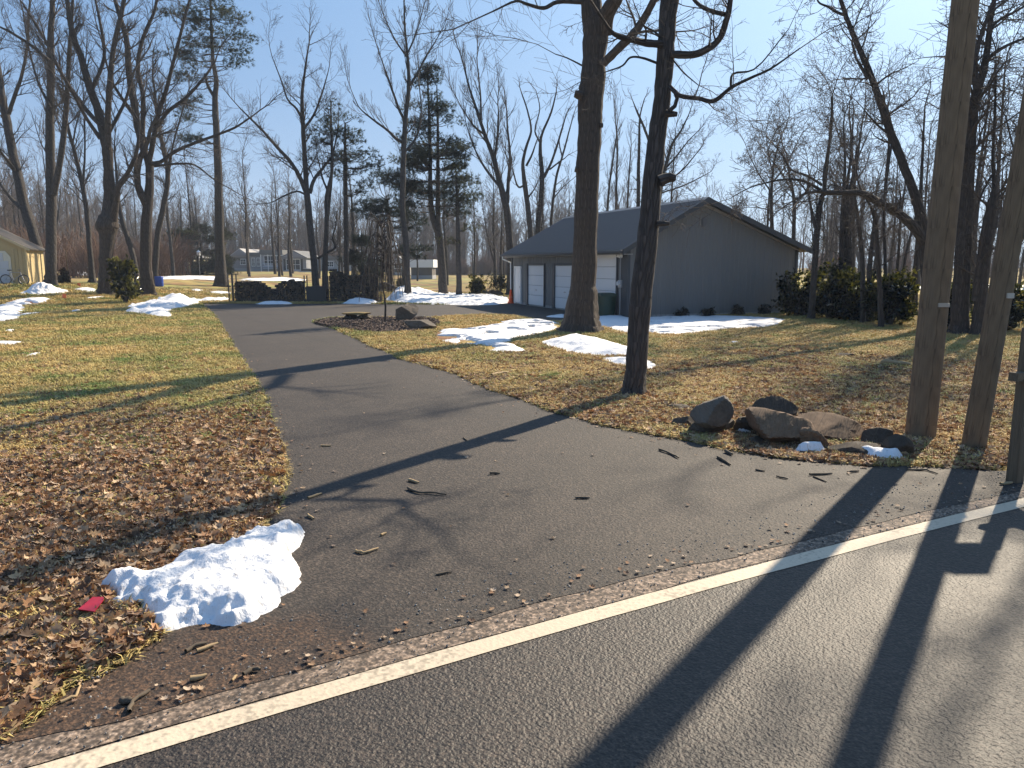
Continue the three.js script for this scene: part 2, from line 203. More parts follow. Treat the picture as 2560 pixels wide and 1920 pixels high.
// ---------- snow ----------
const snowPolys = [];
function snow(name, label, poly, h, o = {}) {
  const { edge = 0.35, holes = 0, rough = 0.6, cell, seed = 1, ridge, base = 0, rag = 0.25, lump = 1.2, chunk = 0, group } = o;
  poly = smooth(poly, 1); snowPolys.push(poly);
  let x0 = 1e9, x1 = -1e9, z0 = 1e9, z1 = -1e9; for (const p of poly) { x0 = Math.min(x0, p[0]); x1 = Math.max(x1, p[0]); z0 = Math.min(z0, p[1]); z1 = Math.max(z1, p[1]); }
  const m = rag + 0.1; x0 -= m; x1 += m; z0 -= m; z1 += m;
  const c = cell || Math.max(0.03, Math.max(x1 - x0, z1 - z0) / 150), nx = Math.ceil((x1 - x0) / c), nz = Math.ceil((z1 - z0) / c), cx = (x0 + x1) / 2, cz = (z0 + z1) / 2;
  const pos = [], uv = [], val = [], map = new Int32Array((nx + 1) * (nz + 1)).fill(-1), idx = [];
  for (let j = 0; j <= nz; j++) for (let i = 0; i <= nx; i++) {
    const x = x0 + i * c, z = z0 + j * c; let d = distPoly(poly, x, z); if (!inPoly(poly, x, z)) d = -d;
    d += (fbm(x * 1.1 / rag * 0.5, z * 1.1 / rag * 0.5, 4, seed + 3) - 0.5) * 2 * rag;
    if (holes) d -= holes * ss(0.5, 0.75, fbm(x * 1.5, z * 2.2, 4, seed + 7)) * 2;
    let k = ss(0, edge, d) * 0.55 + 0.45 * clamp(d / edge / 1.8);
    let y = h * k * (1 - rough + rough * 2 * fbm(x * lump, z * lump, 4, seed + 5)) + 0.02 * h * (hash(i, j, seed) - 0.5);
    if (chunk) y += chunk * ss(0, 0.4 * edge, d) * (Math.pow(fbm(x * 5, z * 5, 4, seed + 9), 1.5) - 0.2);
    if (ridge) for (const r of ridge) y += ss(0, edge, d) * r[3] * Math.exp(-(((x - r[0]) ** 2 + (z - r[1]) ** 2) / (r[2] * r[2])));
    if (d <= 0) y = Math.max(-0.12, d * 0.5);
    val.push([x, y + groundH(x, z) + base + 0.006, z, d]);
  }
  const id = (i, j) => { const q = j * (nx + 1) + i; if (map[q] < 0) { map[q] = pos.length / 3; const v = val[q]; pos.push(v[0] - cx, v[1], v[2] - cz); uv.push(v[0] / 0.9, v[2] / 0.9); } return map[q]; };
  for (let j = 0; j < nz; j++) for (let i = 0; i < nx; i++) { const q = j * (nx + 1) + i; if (Math.max(val[q][3], val[q + 1][3], val[q + nx + 1][3], val[q + nx + 2][3]) > -0.02) { const a = id(i, j), b = id(i + 1, j), e = id(i, j + 1), f = id(i + 1, j + 1); idx.push(a, e, b, b, e, f); } }
  const g = new THREE.BufferGeometry(); g.setAttribute('position', new THREE.Float32BufferAttribute(pos, 3)); g.setAttribute('uv', new THREE.Float32BufferAttribute(uv, 2)); g.setIndex(idx); g.computeVertexNormals();
  return solo(name, g, M.snow, label, 'snow', [cx, 0, cz], group);
}
const pileFront = [[-2.962,-4.957],[-2.834,-4.906],[-2.652,-4.805],[-2.725,-4.704],[-2.552,-4.704],[-2.447,-4.704],[-2.466,-4.552],[-2.317,-4.553],[-2.195,-4.35],[-2.133,-4.349],[-2.06,-4.451],[-1.996,-4.451],[-1.859,-4.45],[-1.677,-4.45]].concat([[-1.573,-4.552],[-1.556,-4.805],[-1.491,-4.959],[-1.579,-5.311],[-1.732,-5.615],[-1.663,-5.718],[-1.756,-6.122],[-1.91,-6.275]], [[-2.039,-6.217],[-2.189,-6.003],[-2.293,-5.706],[-2.392,-5.552],[-2.521,-5.464],[-2.577,-5.228],[-2.71,-5.175],[-2.82,-5.085],[-2.88,-4.913]]);
{ const c = [[-1.906,-5.261],[-2.227,-5.009],[-1.977,-4.755],[-2.685,-5.008]];
  snow('snow_pile', 'lumpy white snow pile melting beside the driveway mouth with a red scrap at its end', pileFront, 0.1, { edge: 0.13, rag: 0.07, cell: 0.012, rough: 0.55, lump: 3.2, chunk: 0.13, seed: 5, ridge: [[...c[0], 0.45, 0.06], [...c[1], 0.3, 0.04], [...c[2], 0.22, 0.03], [...c[3], 0.18, 0.03]] }); }
{ const c = [[-20.057,-43.667],[-19.266,-43.995]];
  snow('snow_bank', 'long ploughed snow bank beside the driveway end and the woodpile', [[-18.898,-35.872],[-18.255,-37.444],[-20.376,-39.579],[-21.109,-42.157],[-20.606,-43.558],[-20.513,-44.67],[-20.116,-45.006],[-20.111,-46.27],[-19.984,-46.974],[-18.847,-50.906],[-17.458,-47.324],[-19.003,-46.149],[-18.178,-43.883],[-17.063,-39.479],[-17.194,-37.633],[-14.309,-32.184],[-15.452,-32.675],[-17.119,-34.979]], 0.16, { edge: 0.9, rag: 0.3, seed: 21, chunk: 0.3, ridge: [[c[0][0], c[0][1], 1.1, 0.22], [c[1][0], c[1][1], 1.0, 0.26]] }); }
{ const c = [[-29.004,-45.544],[-28.173,-46.116]];
  snow('snow_pile', 'broad snow heap in front of the yellow shed', [[-29.764,-45.435],[-29.802,-46.485],[-29.246,-47.311],[-28.739,-47.666],[-28.089,-47.418],[-27.503,-47.652],[-27.538,-46.227],[-28.231,-44.848]], 0.3, { edge: 1.0, rag: 0.3, seed: 23, chunk: 0.2, ridge: [[c[0][0], c[0][1], 1.6, 0.16], [c[1][0], c[1][1], 1.5, 0.22]] }); }
for (const [pts, label, o] of [
  [[[-27.425,-40.818],[-28.033,-42.732],[-27.735,-43.719],[-26.531,-44.042],[-25.557,-41.331],[-25.972,-40.196],[-24.783,-38.794],[-23.151,-35.692],[-20.59,-31.781],[-19.859,-29.239],[-20.947,-29.836],[-27.43,-39.193]], 'wide ragged snow patch on the lawn in front of the yellow shed', { h: 0.12, holes: 0.55 }],
  [[[-22.74,-34.803],[-22.558,-36.512],[-21.837,-35.245],[-21.638,-33.258]], 'thin sliver of snow lying on the lawn below the wide ragged patch', { h: 0.04 }],
  [[[-15.93,-22.357],[-14.754,-22.244],[-13.994,-21.908],[-13.972,-21.197],[-14.854,-20.823]], 'flat white snow strip alone on the left lawn', { h: 0.07 }],
  [[[-12.148,-18.627],[-12.349,-19.386],[-12.25,-19.69],[-11.889,-18.931],[-11.822,-18.272]], 'small pointed snow scrap on the open left lawn', { h: 0.06 }],
  [[[-17.576,-25.896],[-17.872,-26.831],[-16.934,-25.766],[-16.335,-24.493]], 'small round snow scrap beside a dark hollow in the lawn', { h: 0.1 }],
  [[[-21.444,-36.328],[-21.855,-37.824],[-21.122,-37.444],[-20.696,-35.512]], 'short snow streak on the lawn near the young evergreen', { h: 0.08 }],
  [[[-25.502,-44.596],[-25.265,-46.435],[-24.698,-46.428],[-24.685,-44.588]], 'snow patch at the foot of the knobbed trunk', { h: 0.1 }],
  [[[-28.568,-49.005],[-28.739,-50.634],[-27.936,-51.134],[-26.583,-48.487],[-27.113,-48.25]], 'snow patch behind the knobbed trunk', { h: 0.12 }],
  [[[-24.524,-57.775],[-24.912,-59.997],[-23.821,-58.643],[-23.876,-57.476]], 'small blue shaded snow patch near the blue barrel', { h: 0.1 }],
  [[[-22.945,-56.891],[-22.959,-58.484],[-21.838,-59.063],[-21.07,-56.729],[-21.417,-55.603]], 'thin snow patch on brown leaves behind the snow bank', { h: 0.08 }],
  [[[-14.838,-43.334],[-15.028,-45.229],[-13.735,-45.457],[-12.387,-44.215],[-13.099,-43.334]], 'low snow ridge along the front of the low woodpile', { h: 0.14 }],
  [[[-10.118,-43.994],[-9.612,-45.801],[-9.08,-46.615],[-8.274,-46.032],[-7.537,-44.663],[-8.29,-43.663]], 'snow ridge along the front of the tall woodpile', { h: 0.3 }],
  [[[-2.597,-25.962],[-2.06,-26.359],[-0.685,-28.151],[-0.438,-30.754],[1.064,-30.91],[2.019,-29.686],[1.671,-26.493],[0.793,-24.123],[0.06,-23.282],[-0.018,-21.797],[0.487,-19.842],[0.245,-19.285],[-0.605,-19.386],[-0.944,-21.142],[-1.961,-21.742],[-2.375,-22.931]], 'broken snow patch on the lawn left of the thick trunk', { h: 0.1, holes: 0.9, cell: 0.055 }],
  [[[1.364,-33.174],[2.499,-35.068],[2.415,-32.348],[1.967,-32.104]], 'sliver of shaded snow on the asphalt behind the thick trunk', { h: 0.07 }],
  [[[3.465,-33.595],[5.066,-33.007],[5.508,-32.348],[4.248,-24.868],[3.662,-24.868],[3.316,-27.587],[2.803,-27.103]], 'blue shaded snow between the thick trunk and the green bin', { h: 0.1 }],
  [[[5.427,-32.924],[8.14,-33.427],[10.396,-32.511],[11.868,-32.022],[9.329,-26.966],[7.857,-26.627],[5.42,-24.185],[4.751,-24.555],[4.175,-25.249]], 'long patchy snow along the foot of the garage gable wall', { h: 0.08, holes: 0.9, cell: 0.055 }],
  [[[0.691,-22.131],[1.45,-23.579],[2.135,-24.618],[2.522,-23.579],[3.161,-21.413],[3.402,-19.842],[3.071,-18.626],[2.109,-18.475],[1.479,-19.234],[1.086,-20.404]], 'smooth sunlit snow patch at the foot of the thick trunk', { h: 0.16, cell: 0.06 }],
  [[[2.053,-17.969],[2.688,-18.373],[3.163,-18.424],[3.346,-16.804],[3.025,-15.995],[2.683,-16.4],[2.328,-16.854]], 'sunlit snow tongue behind the slim trunk', { h: 0.08 }],
  [[[3.066,-10.172],[3.24,-10.223],[3.361,-10.021],[3.234,-9.869],[3.014,-9.819]], 'scrap of snow between the boulders', { h: 0.12, rag: 0.05 }],
  [[[3.377,-8.855],[3.601,-8.957],[3.859,-8.958],[3.773,-8.806],[3.477,-8.754]], 'scrap of snow before the brown boulder', { h: 0.11, rag: 0.05 }],
  [[[4.027,-8.754],[4.257,-8.855],[4.414,-8.704],[4.627,-8.654],[4.468,-8.452],[4.206,-8.552]], 'snow strip before the boulders at the foot of the utility pole', { h: 0.13, rag: 0.05 }],
  [[[6.228,-21.797],[6.611,-21.964],[6.426,-21.522]], 'tiny snow scrap on the leafy right lawn', { h: 0.04, rag: 0.08 }],
]) snow('snow_patch', label, pts, o.h, { edge: o.rag ? 0.07 : Math.min(0.6, o.h * 4), base: o.rag ? 0.025 : 0, rag: o.rag || 0.22, holes: o.holes || 0, cell: o.cell, seed: Math.round(pts[0][0] * 13 + pts[0][1] * 7) });
{ const c = [[-7.617,-50.649],[-6.676,-51.678],[-7.53,-47.803]];
  snow('snow_bank', 'deep snow bank between the woodpile and the grey garage', [[-7.53,-45.001],[-8.812,-52.728],[-8.63,-57.432],[-7.009,-57.432],[-6.401,-57.432],[-3.302,-56.43],[-0.304,-54.48],[-0.012,-42.044],[-3.653,-42.9]], 0.16, { edge: 0.9, rag: 0.35, seed: 31, chunk: 0.2, ridge: [[c[0][0], c[0][1], 2.0, 0.42], [c[1][0], c[1][1], 1.5, 0.3], [c[2][0], c[2][1], 1.4, 0.4]] }); }
for (const [pts, label] of [
  [[[-36.83,-77.77],[-35.286,-82.173],[-31.696,-82.577],[-29.127,-80.309],[-29.2,-75.435],[-31.301,-72.858],[-32.67,-68.96]], 'far snow strip beyond the wire fence behind the blue barrel'],
  [[[-71.276,-121.407],[-72.754,-128.596],[-62.403,-114.907],[-51.488,-94.773],[-57.622,-99.139]], 'far snow strip beyond the left tree trunks'],
  [[[-29.342,-80.917],[-28.806,-89.435],[-26.157,-97.1],[-24.513,-90.957],[-26.396,-81.897],[-27.921,-78.111]], 'far snow strip before the grey mobile home'],
  [[[30.143,-76.652],[44.184,-87.988],[58.006,-82.229],[47.98,-67.954],[35.468,-70.561],[27.938,-70.561]], 'far snowy field glimpsed beyond the right hand trunks'],
]) snow('snow_strip', label, pts, 0.14, { edge: 1, rag: 1.2, seed: 77, holes: 0.6 });

// ---------- grey garage ----------
function ribStrip(u0, u1, y0, topFn, pitch, rib, dir) { // one sheet of ribbed metal in the u-y plane, ribs proud of it; dir maps (u, y, out) to xyz
  const prof = []; for (let r = Math.ceil(u0 / pitch - 1e-6); r * pitch < u1 - 0.06; r++) { const c = r * pitch + 0.03; if (c - 0.03 > u0) prof.push([c - 0.028, 0]); prof.push([c - 0.012, rib], [c + 0.012, rib], [c + 0.028, 0]); }
  const P = [[u0, 0], ...prof.filter((q) => q[0] > u0 && q[0] < u1), [u1, 0]]; const g = new GB();
  for (let i = 0; i < P.length - 1; i++) { const [a, oa] = P[i], [b, ob] = P[i + 1]; const A = dir(a, y0, oa), B = dir(b, y0, ob), C = dir(b, topFn(b), ob), D = dir(a, topFn(a), oa); const e1 = V(B[0] - A[0], B[1] - A[1], B[2] - A[2]), e2 = V(D[0] - A[0], D[1] - A[1], D[2] - A[2]), n = e1.cross(e2).normalize(); g.quad(A, B, C, D, [n.x, n.y, n.z]); }
  return g.geo();
}
const mSiding = std([0.155, 0.156, 0.153], 0.55), mSiding2 = std([0.149, 0.15, 0.147], 0.57), mTrim = std([0.05, 0.055, 0.062], 0.5), mRoof = std([0.135, 0.122, 0.112], 0.45, { metalness: 0.1 }), mDoorWhite = std([0.72, 0.72, 0.71], 0.5), mWhite = std([0.75, 0.75, 0.73], 0.6), mMetal = std([0.4, 0.4, 0.4], 0.4, { metalness: 0.8 }), mBlack = std([0.02, 0.02, 0.022], 0.6), mGlass = std([0.03, 0.035, 0.04], 0.08), mConc = std([0.32, 0.31, 0.29], 0.9);
{
  const g = thing('garage', 'long grey ribbed metal garage with white overhead doors and dark roof', 'garage', [4.86, 0, -31.9], 0.36);
  const Ln = 13.7, Wd = 8.7, EH = 3.0, PK = 4.92, RX = 3.55, OV = 0.5;
  part('wall_core', merge([box(Wd - 0.1, EH - 0.15, Ln - 0.1, Wd / 2, EH / 2 + 0.02, -Ln / 2)]), mSiding2, g);
  part('foundation', merge([box(Wd + 0.04, 0.16, 0.12, Wd / 2, 0.06, -0.04), box(0.12, 0.16, Ln, 0.04, 0.06, -Ln / 2)]), mConc, g);
  const slopeY = (x) => x < RX ? EH + (PK - EH) * x / RX : PK - (PK - EH) * (x - RX) / (Wd - RX);
  // openings along the front: [start, end, top]
  const doors = [[0.85, 3.55, 2.66], [5.0, 7.4, 2.2], [8.8, 11.1, 2.2], [12.22, 13.16, 2.05]];
  const spans = []; let at = 0; for (const d of doors) { spans.push([at, d[0], 0.05]); spans.push([d[0], d[1], d[2]]); at = d[1]; } spans.push([at, Ln, 0.05]);
  const front = (u, y, o) => [-0.01 - o, y, -Ln + u];
  let alt = 0;
  for (const [a, b, y0] of spans) for (let u = a; u < b - 0.01; u += 0.92) part('wall_panel', ribStrip(Ln - Math.min(b, u + 0.92), Ln - u, y0, () => EH - 0.03, 0.23, 0.022, front), alt++ % 3 ? mSiding : mSiding2, g);
  for (let u = 0; u < Wd; u += 0.92) part('wall_panel', ribStrip(u, Math.min(Wd, u + 0.92), 0.05, (x) => slopeY(x) - 0.06, 0.23, 0.014, (x, y, o) => [x, y, 0.01 + o]), alt++ % 3 ? mSiding : mSiding2, g);
  part('wall_panel', merge([box(Wd, EH - 0.1, 0.05, Wd / 2, EH / 2, -Ln - 0.0), box(0.05, EH - 0.1, Ln - 0.1, Wd, EH / 2, -Ln / 2)]), mSiding, g);
  // corner posts
  for (const [x, z, w, d] of [[-0.005, 0.005, 0.13, 0.13], [Wd, 0.005, 0.13, 0.13], [-0.005, -Ln, 0.13, 0.13]]) part('corner_trim', box(w, EH - 0.02, d, x, EH / 2 + 0.03, z), mTrim, g);
  part('corner_trim', box(0.045, EH - 0.06, 0.34, -0.04, EH / 2 + 0.02, -0.24), mTrim, g);
  // doors
  doors.forEach(([a, b, h], k) => {
    const entry = k === 3, d = new THREE.Group(); d.name = entry ? 'entry_door' : 'overhead_door'; d.position.set(0, 0, 0); g.add(d);
    const n = entry ? 1 : k === 0 ? 5 : 4, sh = (h - 0.06) / n;
    for (let i = 0; i < n; i++) part(entry ? 'door_leaf' : 'door_section', box(0.05, sh - 0.014, b - a - 0.04, entry ? -0.03 : 0.0 - 0.028, 0.08 + sh * (i + 0.5), -(a + b) / 2, 0.012), mDoorWhite, d);
    part('door_frame', merge([box(0.12, h + 0.08, 0.09, -0.045, h / 2 + 0.08, -a + 0.02), box(entry ? 0.1 : 0.16, h + 0.08, entry ? 0.07 : 0.22, -0.05, h / 2 + 0.08, -b - (entry ? 0.02 : 0.08)), box(0.11, 0.1, b - a - 0.02, -0.045, h + 0.07, -(a + b) / 2)]), entry ? mWhite : mTrim, d);
    part('handle', entry ? box(0.05, 0.12, 0.05, -0.08, 1.0, -a - 0.1, 0.01) : box(0.03, 0.05, 0.2, -0.07, 0.9, -(a + b) / 2, 0.01), mMetal, d);
  });
  // roof: two slopes of ribbed sheets
  const slope = (x0, y0, x1, y1, sgn) => { const L = Math.hypot(x1 - x0, y1 - y0), ux = (x1 - x0) / L, uy = (y1 - y0) / L; return (u, v, o) => [x0 + ux * v - uy * o * sgn, y0 + uy * v + ux * o * sgn, u]; };
  const dl = (PK - EH) / RX, dr = (PK - EH) / (Wd - RX), T = 0.13;
  const lA = slope(-OV, EH - OV * dl + T, RX, PK + T, 1), rA = slope(RX, PK + T, Wd + OV, EH - OV * dr + T, 1), Ll = Math.hypot(RX + OV, PK - EH + OV * dl), Lr = Math.hypot(Wd + OV - RX, PK - EH + OV * dr);
  for (let u = -Ln - 0.45; u < 0.4; u += 0.92) { const e = Math.min(0.42, u + 0.92); part('roof_panel', ribStrip(u, e, 0, () => Ll, 0.23, 0.035, lA), mRoof, g); part('roof_panel', ribStrip(u, e, 0, () => Lr, 0.23, 0.02, rA), mRoof, g); }
  const rb = (pts, d, z) => { const s = new THREE.Shape(pts.map((p) => new THREE.Vector2(...p))); const q = new THREE.ExtrudeGeometry(s, { depth: d, bevelEnabled: false }); q.translate(0, 0, z); return q; };
  const top = [[-OV, EH - OV * dl], [RX, PK], [Wd + OV, EH - OV * dr]];
  part('roof_deck', rb([...top.map(([x, y]) => [x, y + T - 0.012]), ...top.slice().reverse().map(([x, y]) => [x, y + 0.01])], Ln + 0.8, -Ln - 0.42), mTrim, g);
  part('rake_trim', rb([...top.map(([x, y]) => [x, y + T + 0.03]), ...top.slice().reverse().map(([x, y]) => [x, y - 0.07])], 0.05, 0.4), mTrim, g);
  part('rake_soffit', rb([[0, EH - 0.04], [RX, PK - 0.04], [Wd + OV - 0.1, EH - OV * dr - 0.02], [Wd, EH - 0.1], [RX, PK - 0.16], [0, EH - 0.16]], 0.08, 0.02), std([0.26, 0.24, 0.21], 0.7), g);
  part('ridge_cap', rb([[RX - 0.2, PK + T - 0.2 * dl + 0.035], [RX, PK + T + 0.05], [RX + 0.2, PK + T - 0.2 * dr + 0.035], [RX, PK + T + 0.02]], Ln + 0.9, -Ln - 0.46), mRoof, g);
  part('soffit', box(OV, 0.03, Ln + 0.8, -OV / 2 - 0.01, EH - OV * dl - 0.045, -Ln / 2), std([0.3, 0.29, 0.27], 0.7), g);
  part('gutter', merge([box(0.12, 0.12, Ln + 0.86, -OV - 0.07, EH - OV * dl + 0.05, -Ln / 2, 0.03)]), mTrim, g);
  { const y = EH - OV * dl; part('downspout', new GB().tube([[-OV - 0.06, y, -Ln - 0.2, 0.04], [-OV - 0.05, y - 0.15, -Ln - 0.2, 0.04], [-0.1, y - 0.35, -Ln - 0.08, 0.04], [-0.09, y - 0.5, -Ln - 0.06, 0.04], [-0.09, 0.1, -Ln - 0.06, 0.04]], 8).geo(), mWhite, g); }
  // fittings
  const fl = new THREE.Group(); fl.name = 'flood_light'; g.add(fl); part('lamp_base', box(0.04, 0.12, 0.12, -0.06, 2.62, -0.45, 0.01), mWhite, fl);
  for (const s of [-1, 1]) { const c = new THREE.CylinderGeometry(0.065, 0.045, 0.15, 12); c.rotateX(s * 0.8); c.rotateZ(1.0); c.translate(-0.15, 2.6, -0.45 + s * 0.11); part('lamp_head', c, mWhite, fl); }
  const mb = new THREE.Group(); mb.name = 'meter_box'; g.add(mb); part('box', box(0.12, 0.32, 0.24, -0.1, 1.45, -0.48, 0.02), std([0.42, 0.43, 0.44], 0.5, { metalness: 0.5 }), mb);
  { const c = new THREE.CylinderGeometry(0.09, 0.09, 0.1, 16); c.rotateZ(Math.PI / 2); c.translate(-0.2, 1.47, -0.48); part('dial', c, std([0.6, 0.62, 0.64], 0.2), mb); part('conduit', new GB().tube([[-0.09, 1.3, -0.48, 0.022], [-0.09, 0.1, -0.48, 0.022]], 8).tube([[-0.09, 1.6, -0.52, 0.018], [-0.09, 2.9, -0.52, 0.018]], 8).geo(), std([0.35, 0.36, 0.37], 0.5), mb); }
  { const c = new THREE.CylinderGeometry(0.2, 0.2, 0.06, 20, 1, false, 0, Math.PI); c.rotateX(Math.PI / 2); c.rotateZ(0); c.translate(RX, PK - 0.85, 0.05); part('gable_vent', c, std([0.13, 0.13, 0.135], 0.5), g); }
}

// ---------- green wheeled bin, orange marker, gable shrubs ----------
{
  const [x, , z, w, h] = [4.03,0.102,-32.6,0.753,1.076];
  const t = thing('wheeled_bin', 'dark green wheeled rubbish bin before the tall garage door', 'bin', [x, 0, z], 0.2);
  const mg = std([0.012, 0.045, 0.03], 0.45); const b = new THREE.CylinderGeometry(w * 0.66, w * 0.55, h * 0.86, 4, 1); b.rotateY(Math.PI / 4); b.scale(1, 1, 1.1); b.translate(0, h * 0.47, 0); part('body', b, mg, t);
  part('lid', merge([box(w * 1.0, 0.06, w * 1.12, 0, h * 0.93, 0, 0.025), box(w * 0.8, 0.05, w * 0.8, 0, h * 0.965, 0, 0.02)]), mg, t);
  part('rim', box(w * 0.97, 0.05, w * 1.07, 0, h * 0.885, 0, 0.01), mg, t);
  for (const s of [-1, 1]) { const c = new THREE.CylinderGeometry(0.12, 0.12, 0.06, 16); c.rotateZ(Math.PI / 2); c.translate(s * w * 0.44, 0.12, -w * 0.5); part('wheel', c, mBlack, t); }
  const hb = new THREE.CylinderGeometry(0.015, 0.015, w * 0.8, 8); hb.rotateZ(Math.PI / 2); hb.translate(0, h * 0.9, -w * 0.6); part('handle', hb, mBlack, t);
}
{
  const [x, , z, w, h] = [-0.066,-0.002,-44.551,0.21,0.756];
  const t = thing('traffic_marker', 'orange plastic marker post at the corner of the garage', 'traffic marker', [x, 0.02, z]); const mo = std([0.75, 0.09, 0.015], 0.55);
  part('base', new THREE.CylinderGeometry(0.2, 0.22, 0.07, 6).translate(0, 0.035, 0), mo, t);
  part('post', new THREE.CylinderGeometry(0.05, 0.15, h * 0.98, 14).translate(0, h * 0.49 + 0.06, 0), mo, t);
  part('collar', new THREE.CylinderGeometry(0.1, 0.115, 0.09, 14).translate(0, h * 0.5, 0), std([0.8, 0.2, 0.1], 0.5), t);
}

// ---------- yellow shed and bicycle ----------
const shedAt = [-32.74,0.898,-51.5];
{
  const g = thing('shed', 'pale yellow wooden shed with a white overhead door', 'shed', [shedAt[0], groundH(shedAt[0], shedAt[2]) - 0.02, shedAt[2]], 0.36);
  const my = std([0.5, 0.39, 0.2], 0.75), my2 = std([0.47, 0.365, 0.185], 0.75), mr = std([0.09, 0.075, 0.06], 0.9); const W = 5.4, D = 5.2, E = 2.45, K = 3.95;
  part('wall', merge([box(W - 0.06, E, D - 0.06, -W / 2, E / 2, -D / 2)]), my, g);
  const gable = (z, d) => { const q = new THREE.ExtrudeGeometry(new THREE.Shape([[-W, E - 0.05], [0, E - 0.05], [-W / 2, K]].map((p) => new THREE.Vector2(...p))), { depth: d, bevelEnabled: false }); q.translate(0, 0, z); return q; };
  part('gable', gable(-D, D), my, g);
  for (let i = 0; i < 13; i++) part('board', box(0.03, E - 0.06, D / 13 - 0.03, 0.005, E / 2, -(i + 0.5) * D / 13), i % 2 ? my : my2, g);
  for (let i = 0; i < 4; i++) part('board', box(0.2, E - 0.05, 0.03, -0.12 - i * 0.22, E / 2, 0.0), i % 2 ? my : my2, g);
  part('corner_trim', box(0.1, E, 0.1, 0.0, E / 2, 0.0), std([0.66, 0.53, 0.28], 0.7), g);
  const sl = Math.hypot(W / 2 + 0.3, K - E + 0.17), an = Math.atan2(K - E, W / 2);
  for (const s of [-1, 1]) { const b = box(sl, 0.1, D + 0.5, 0, 0, 0); b.rotateZ(-s * an); b.translate(-W / 2 + s * (W / 4 + 0.14), (E + K) / 2 - 0.02, -D / 2); part('roof', b, mr, g); const f = box(sl, 0.14, 0.04, 0, 0, 0); f.rotateZ(-s * an); f.translate(-W / 2 + s * (W / 4 + 0.14), (E + K) / 2 - 0.06, 0.27); part('rake_board', f, std([0.6, 0.5, 0.3], 0.7), g); }
  // door with clipped top corners
  const shp = (w, h, c, o) => new THREE.Shape([[-w - o, 0], [-w - o, h - c], [-w + c - o, h + o], [w - c + o, h + o], [w + o, h - c], [w + o, 0]].map((p) => new THREE.Vector2(...p)));
  const d = new THREE.Group(); d.name = 'overhead_door'; d.position.set(-1.02 - 1.35, 0.03, 0.0); g.add(d);
  part('door_frame', new THREE.ExtrudeGeometry(shp(1.35, 2.1, 0.28, 0.12), { depth: 0.03, bevelEnabled: false }), std([0.7, 0.66, 0.52], 0.7), d);
  for (let i = 0; i < 4; i++) part('door_section', box(2.64 - (i === 3 ? 0.56 : 0), 0.5, 0.05, 0, 0.27 + i * 0.52, 0.03, 0.01), std([0.6, 0.62, 0.63], 0.6), d);
  const px = W; void px;
}
{
  const p = [-33.17,0.922,-50.6]; const y = groundH(p[0], p[2]) + 0.0;
  const t = thing('bicycle', 'grey bicycle leaning before the white shed door', 'bicycle', [p[0], y, p[2]], 0.3); const fr = std([0.35, 0.35, 0.37], 0.35, { metalness: 0.5 }); t.rotation.x = -0.06;
  const R = 0.34, tube = (a, b, r) => new GB().tube([[...a, r], [...b, r]], 8).geo();
  const bb = [0.0, 0.3, 0], rear = [-0.44, R, 0], frt = [0.6, R, 0], seat = [-0.16, 0.8, 0], head = [0.42, 0.82, 0], hd2 = [0.46, 0.68, 0];
  part('frame', merge([tube(bb, seat, 0.02), tube(seat, head, 0.02), tube(bb, hd2, 0.022), tube(bb, rear, 0.013), tube(seat, rear, 0.012), tube(head, hd2, 0.024)]), fr, t);
  part('fork', merge([tube(hd2, [0.6, R, 0.05], 0.014), tube(hd2, [0.6, R, -0.05], 0.014)]), fr, t);
  for (const c of [rear, frt]) { const w = new THREE.Group(); w.name = 'wheel'; w.position.set(...c); t.add(w); part('tyre', new THREE.TorusGeometry(R - 0.03, 0.03, 8, 36), mBlack, w); part('rim', new THREE.TorusGeometry(R - 0.065, 0.012, 6, 36), mMetal, w); const l = []; for (let i = 0; i < 12; i++) { const a = i * Math.PI / 6; l.push(tube([0, 0, 0], [Math.cos(a) * (R - 0.06), Math.sin(a) * (R - 0.06), 0], 0.003)); } part('spokes', merge(l), mMetal, w); }
  part('seat_post', tube(seat, [-0.19, 0.92, 0], 0.013), mMetal, t); { const s = box(0.26, 0.06, 0.14, -0.2, 0.95, 0, 0.028); part('saddle', s, mBlack, t); }
  part('handlebar', new GB().tube([[0.36, 1.02, 0.3, 0.013], [0.4, 1.0, 0.1, 0.013], [0.4, 0.98, 0, 0.014], [0.4, 1.0, -0.1, 0.013], [0.36, 1.02, -0.3, 0.013]], 8).tube([[0.4, 0.98, 0, 0.014], [...head, 0.016]], 8).geo(), mBlack, t);
  part('crank', merge([new THREE.TorusGeometry(0.09, 0.008, 6, 20).translate(...bb), tube(bb, [0.1, 0.18, 0.08], 0.01), tube(bb, [-0.1, 0.42, -0.08], 0.01)]), mBlack, t);
}

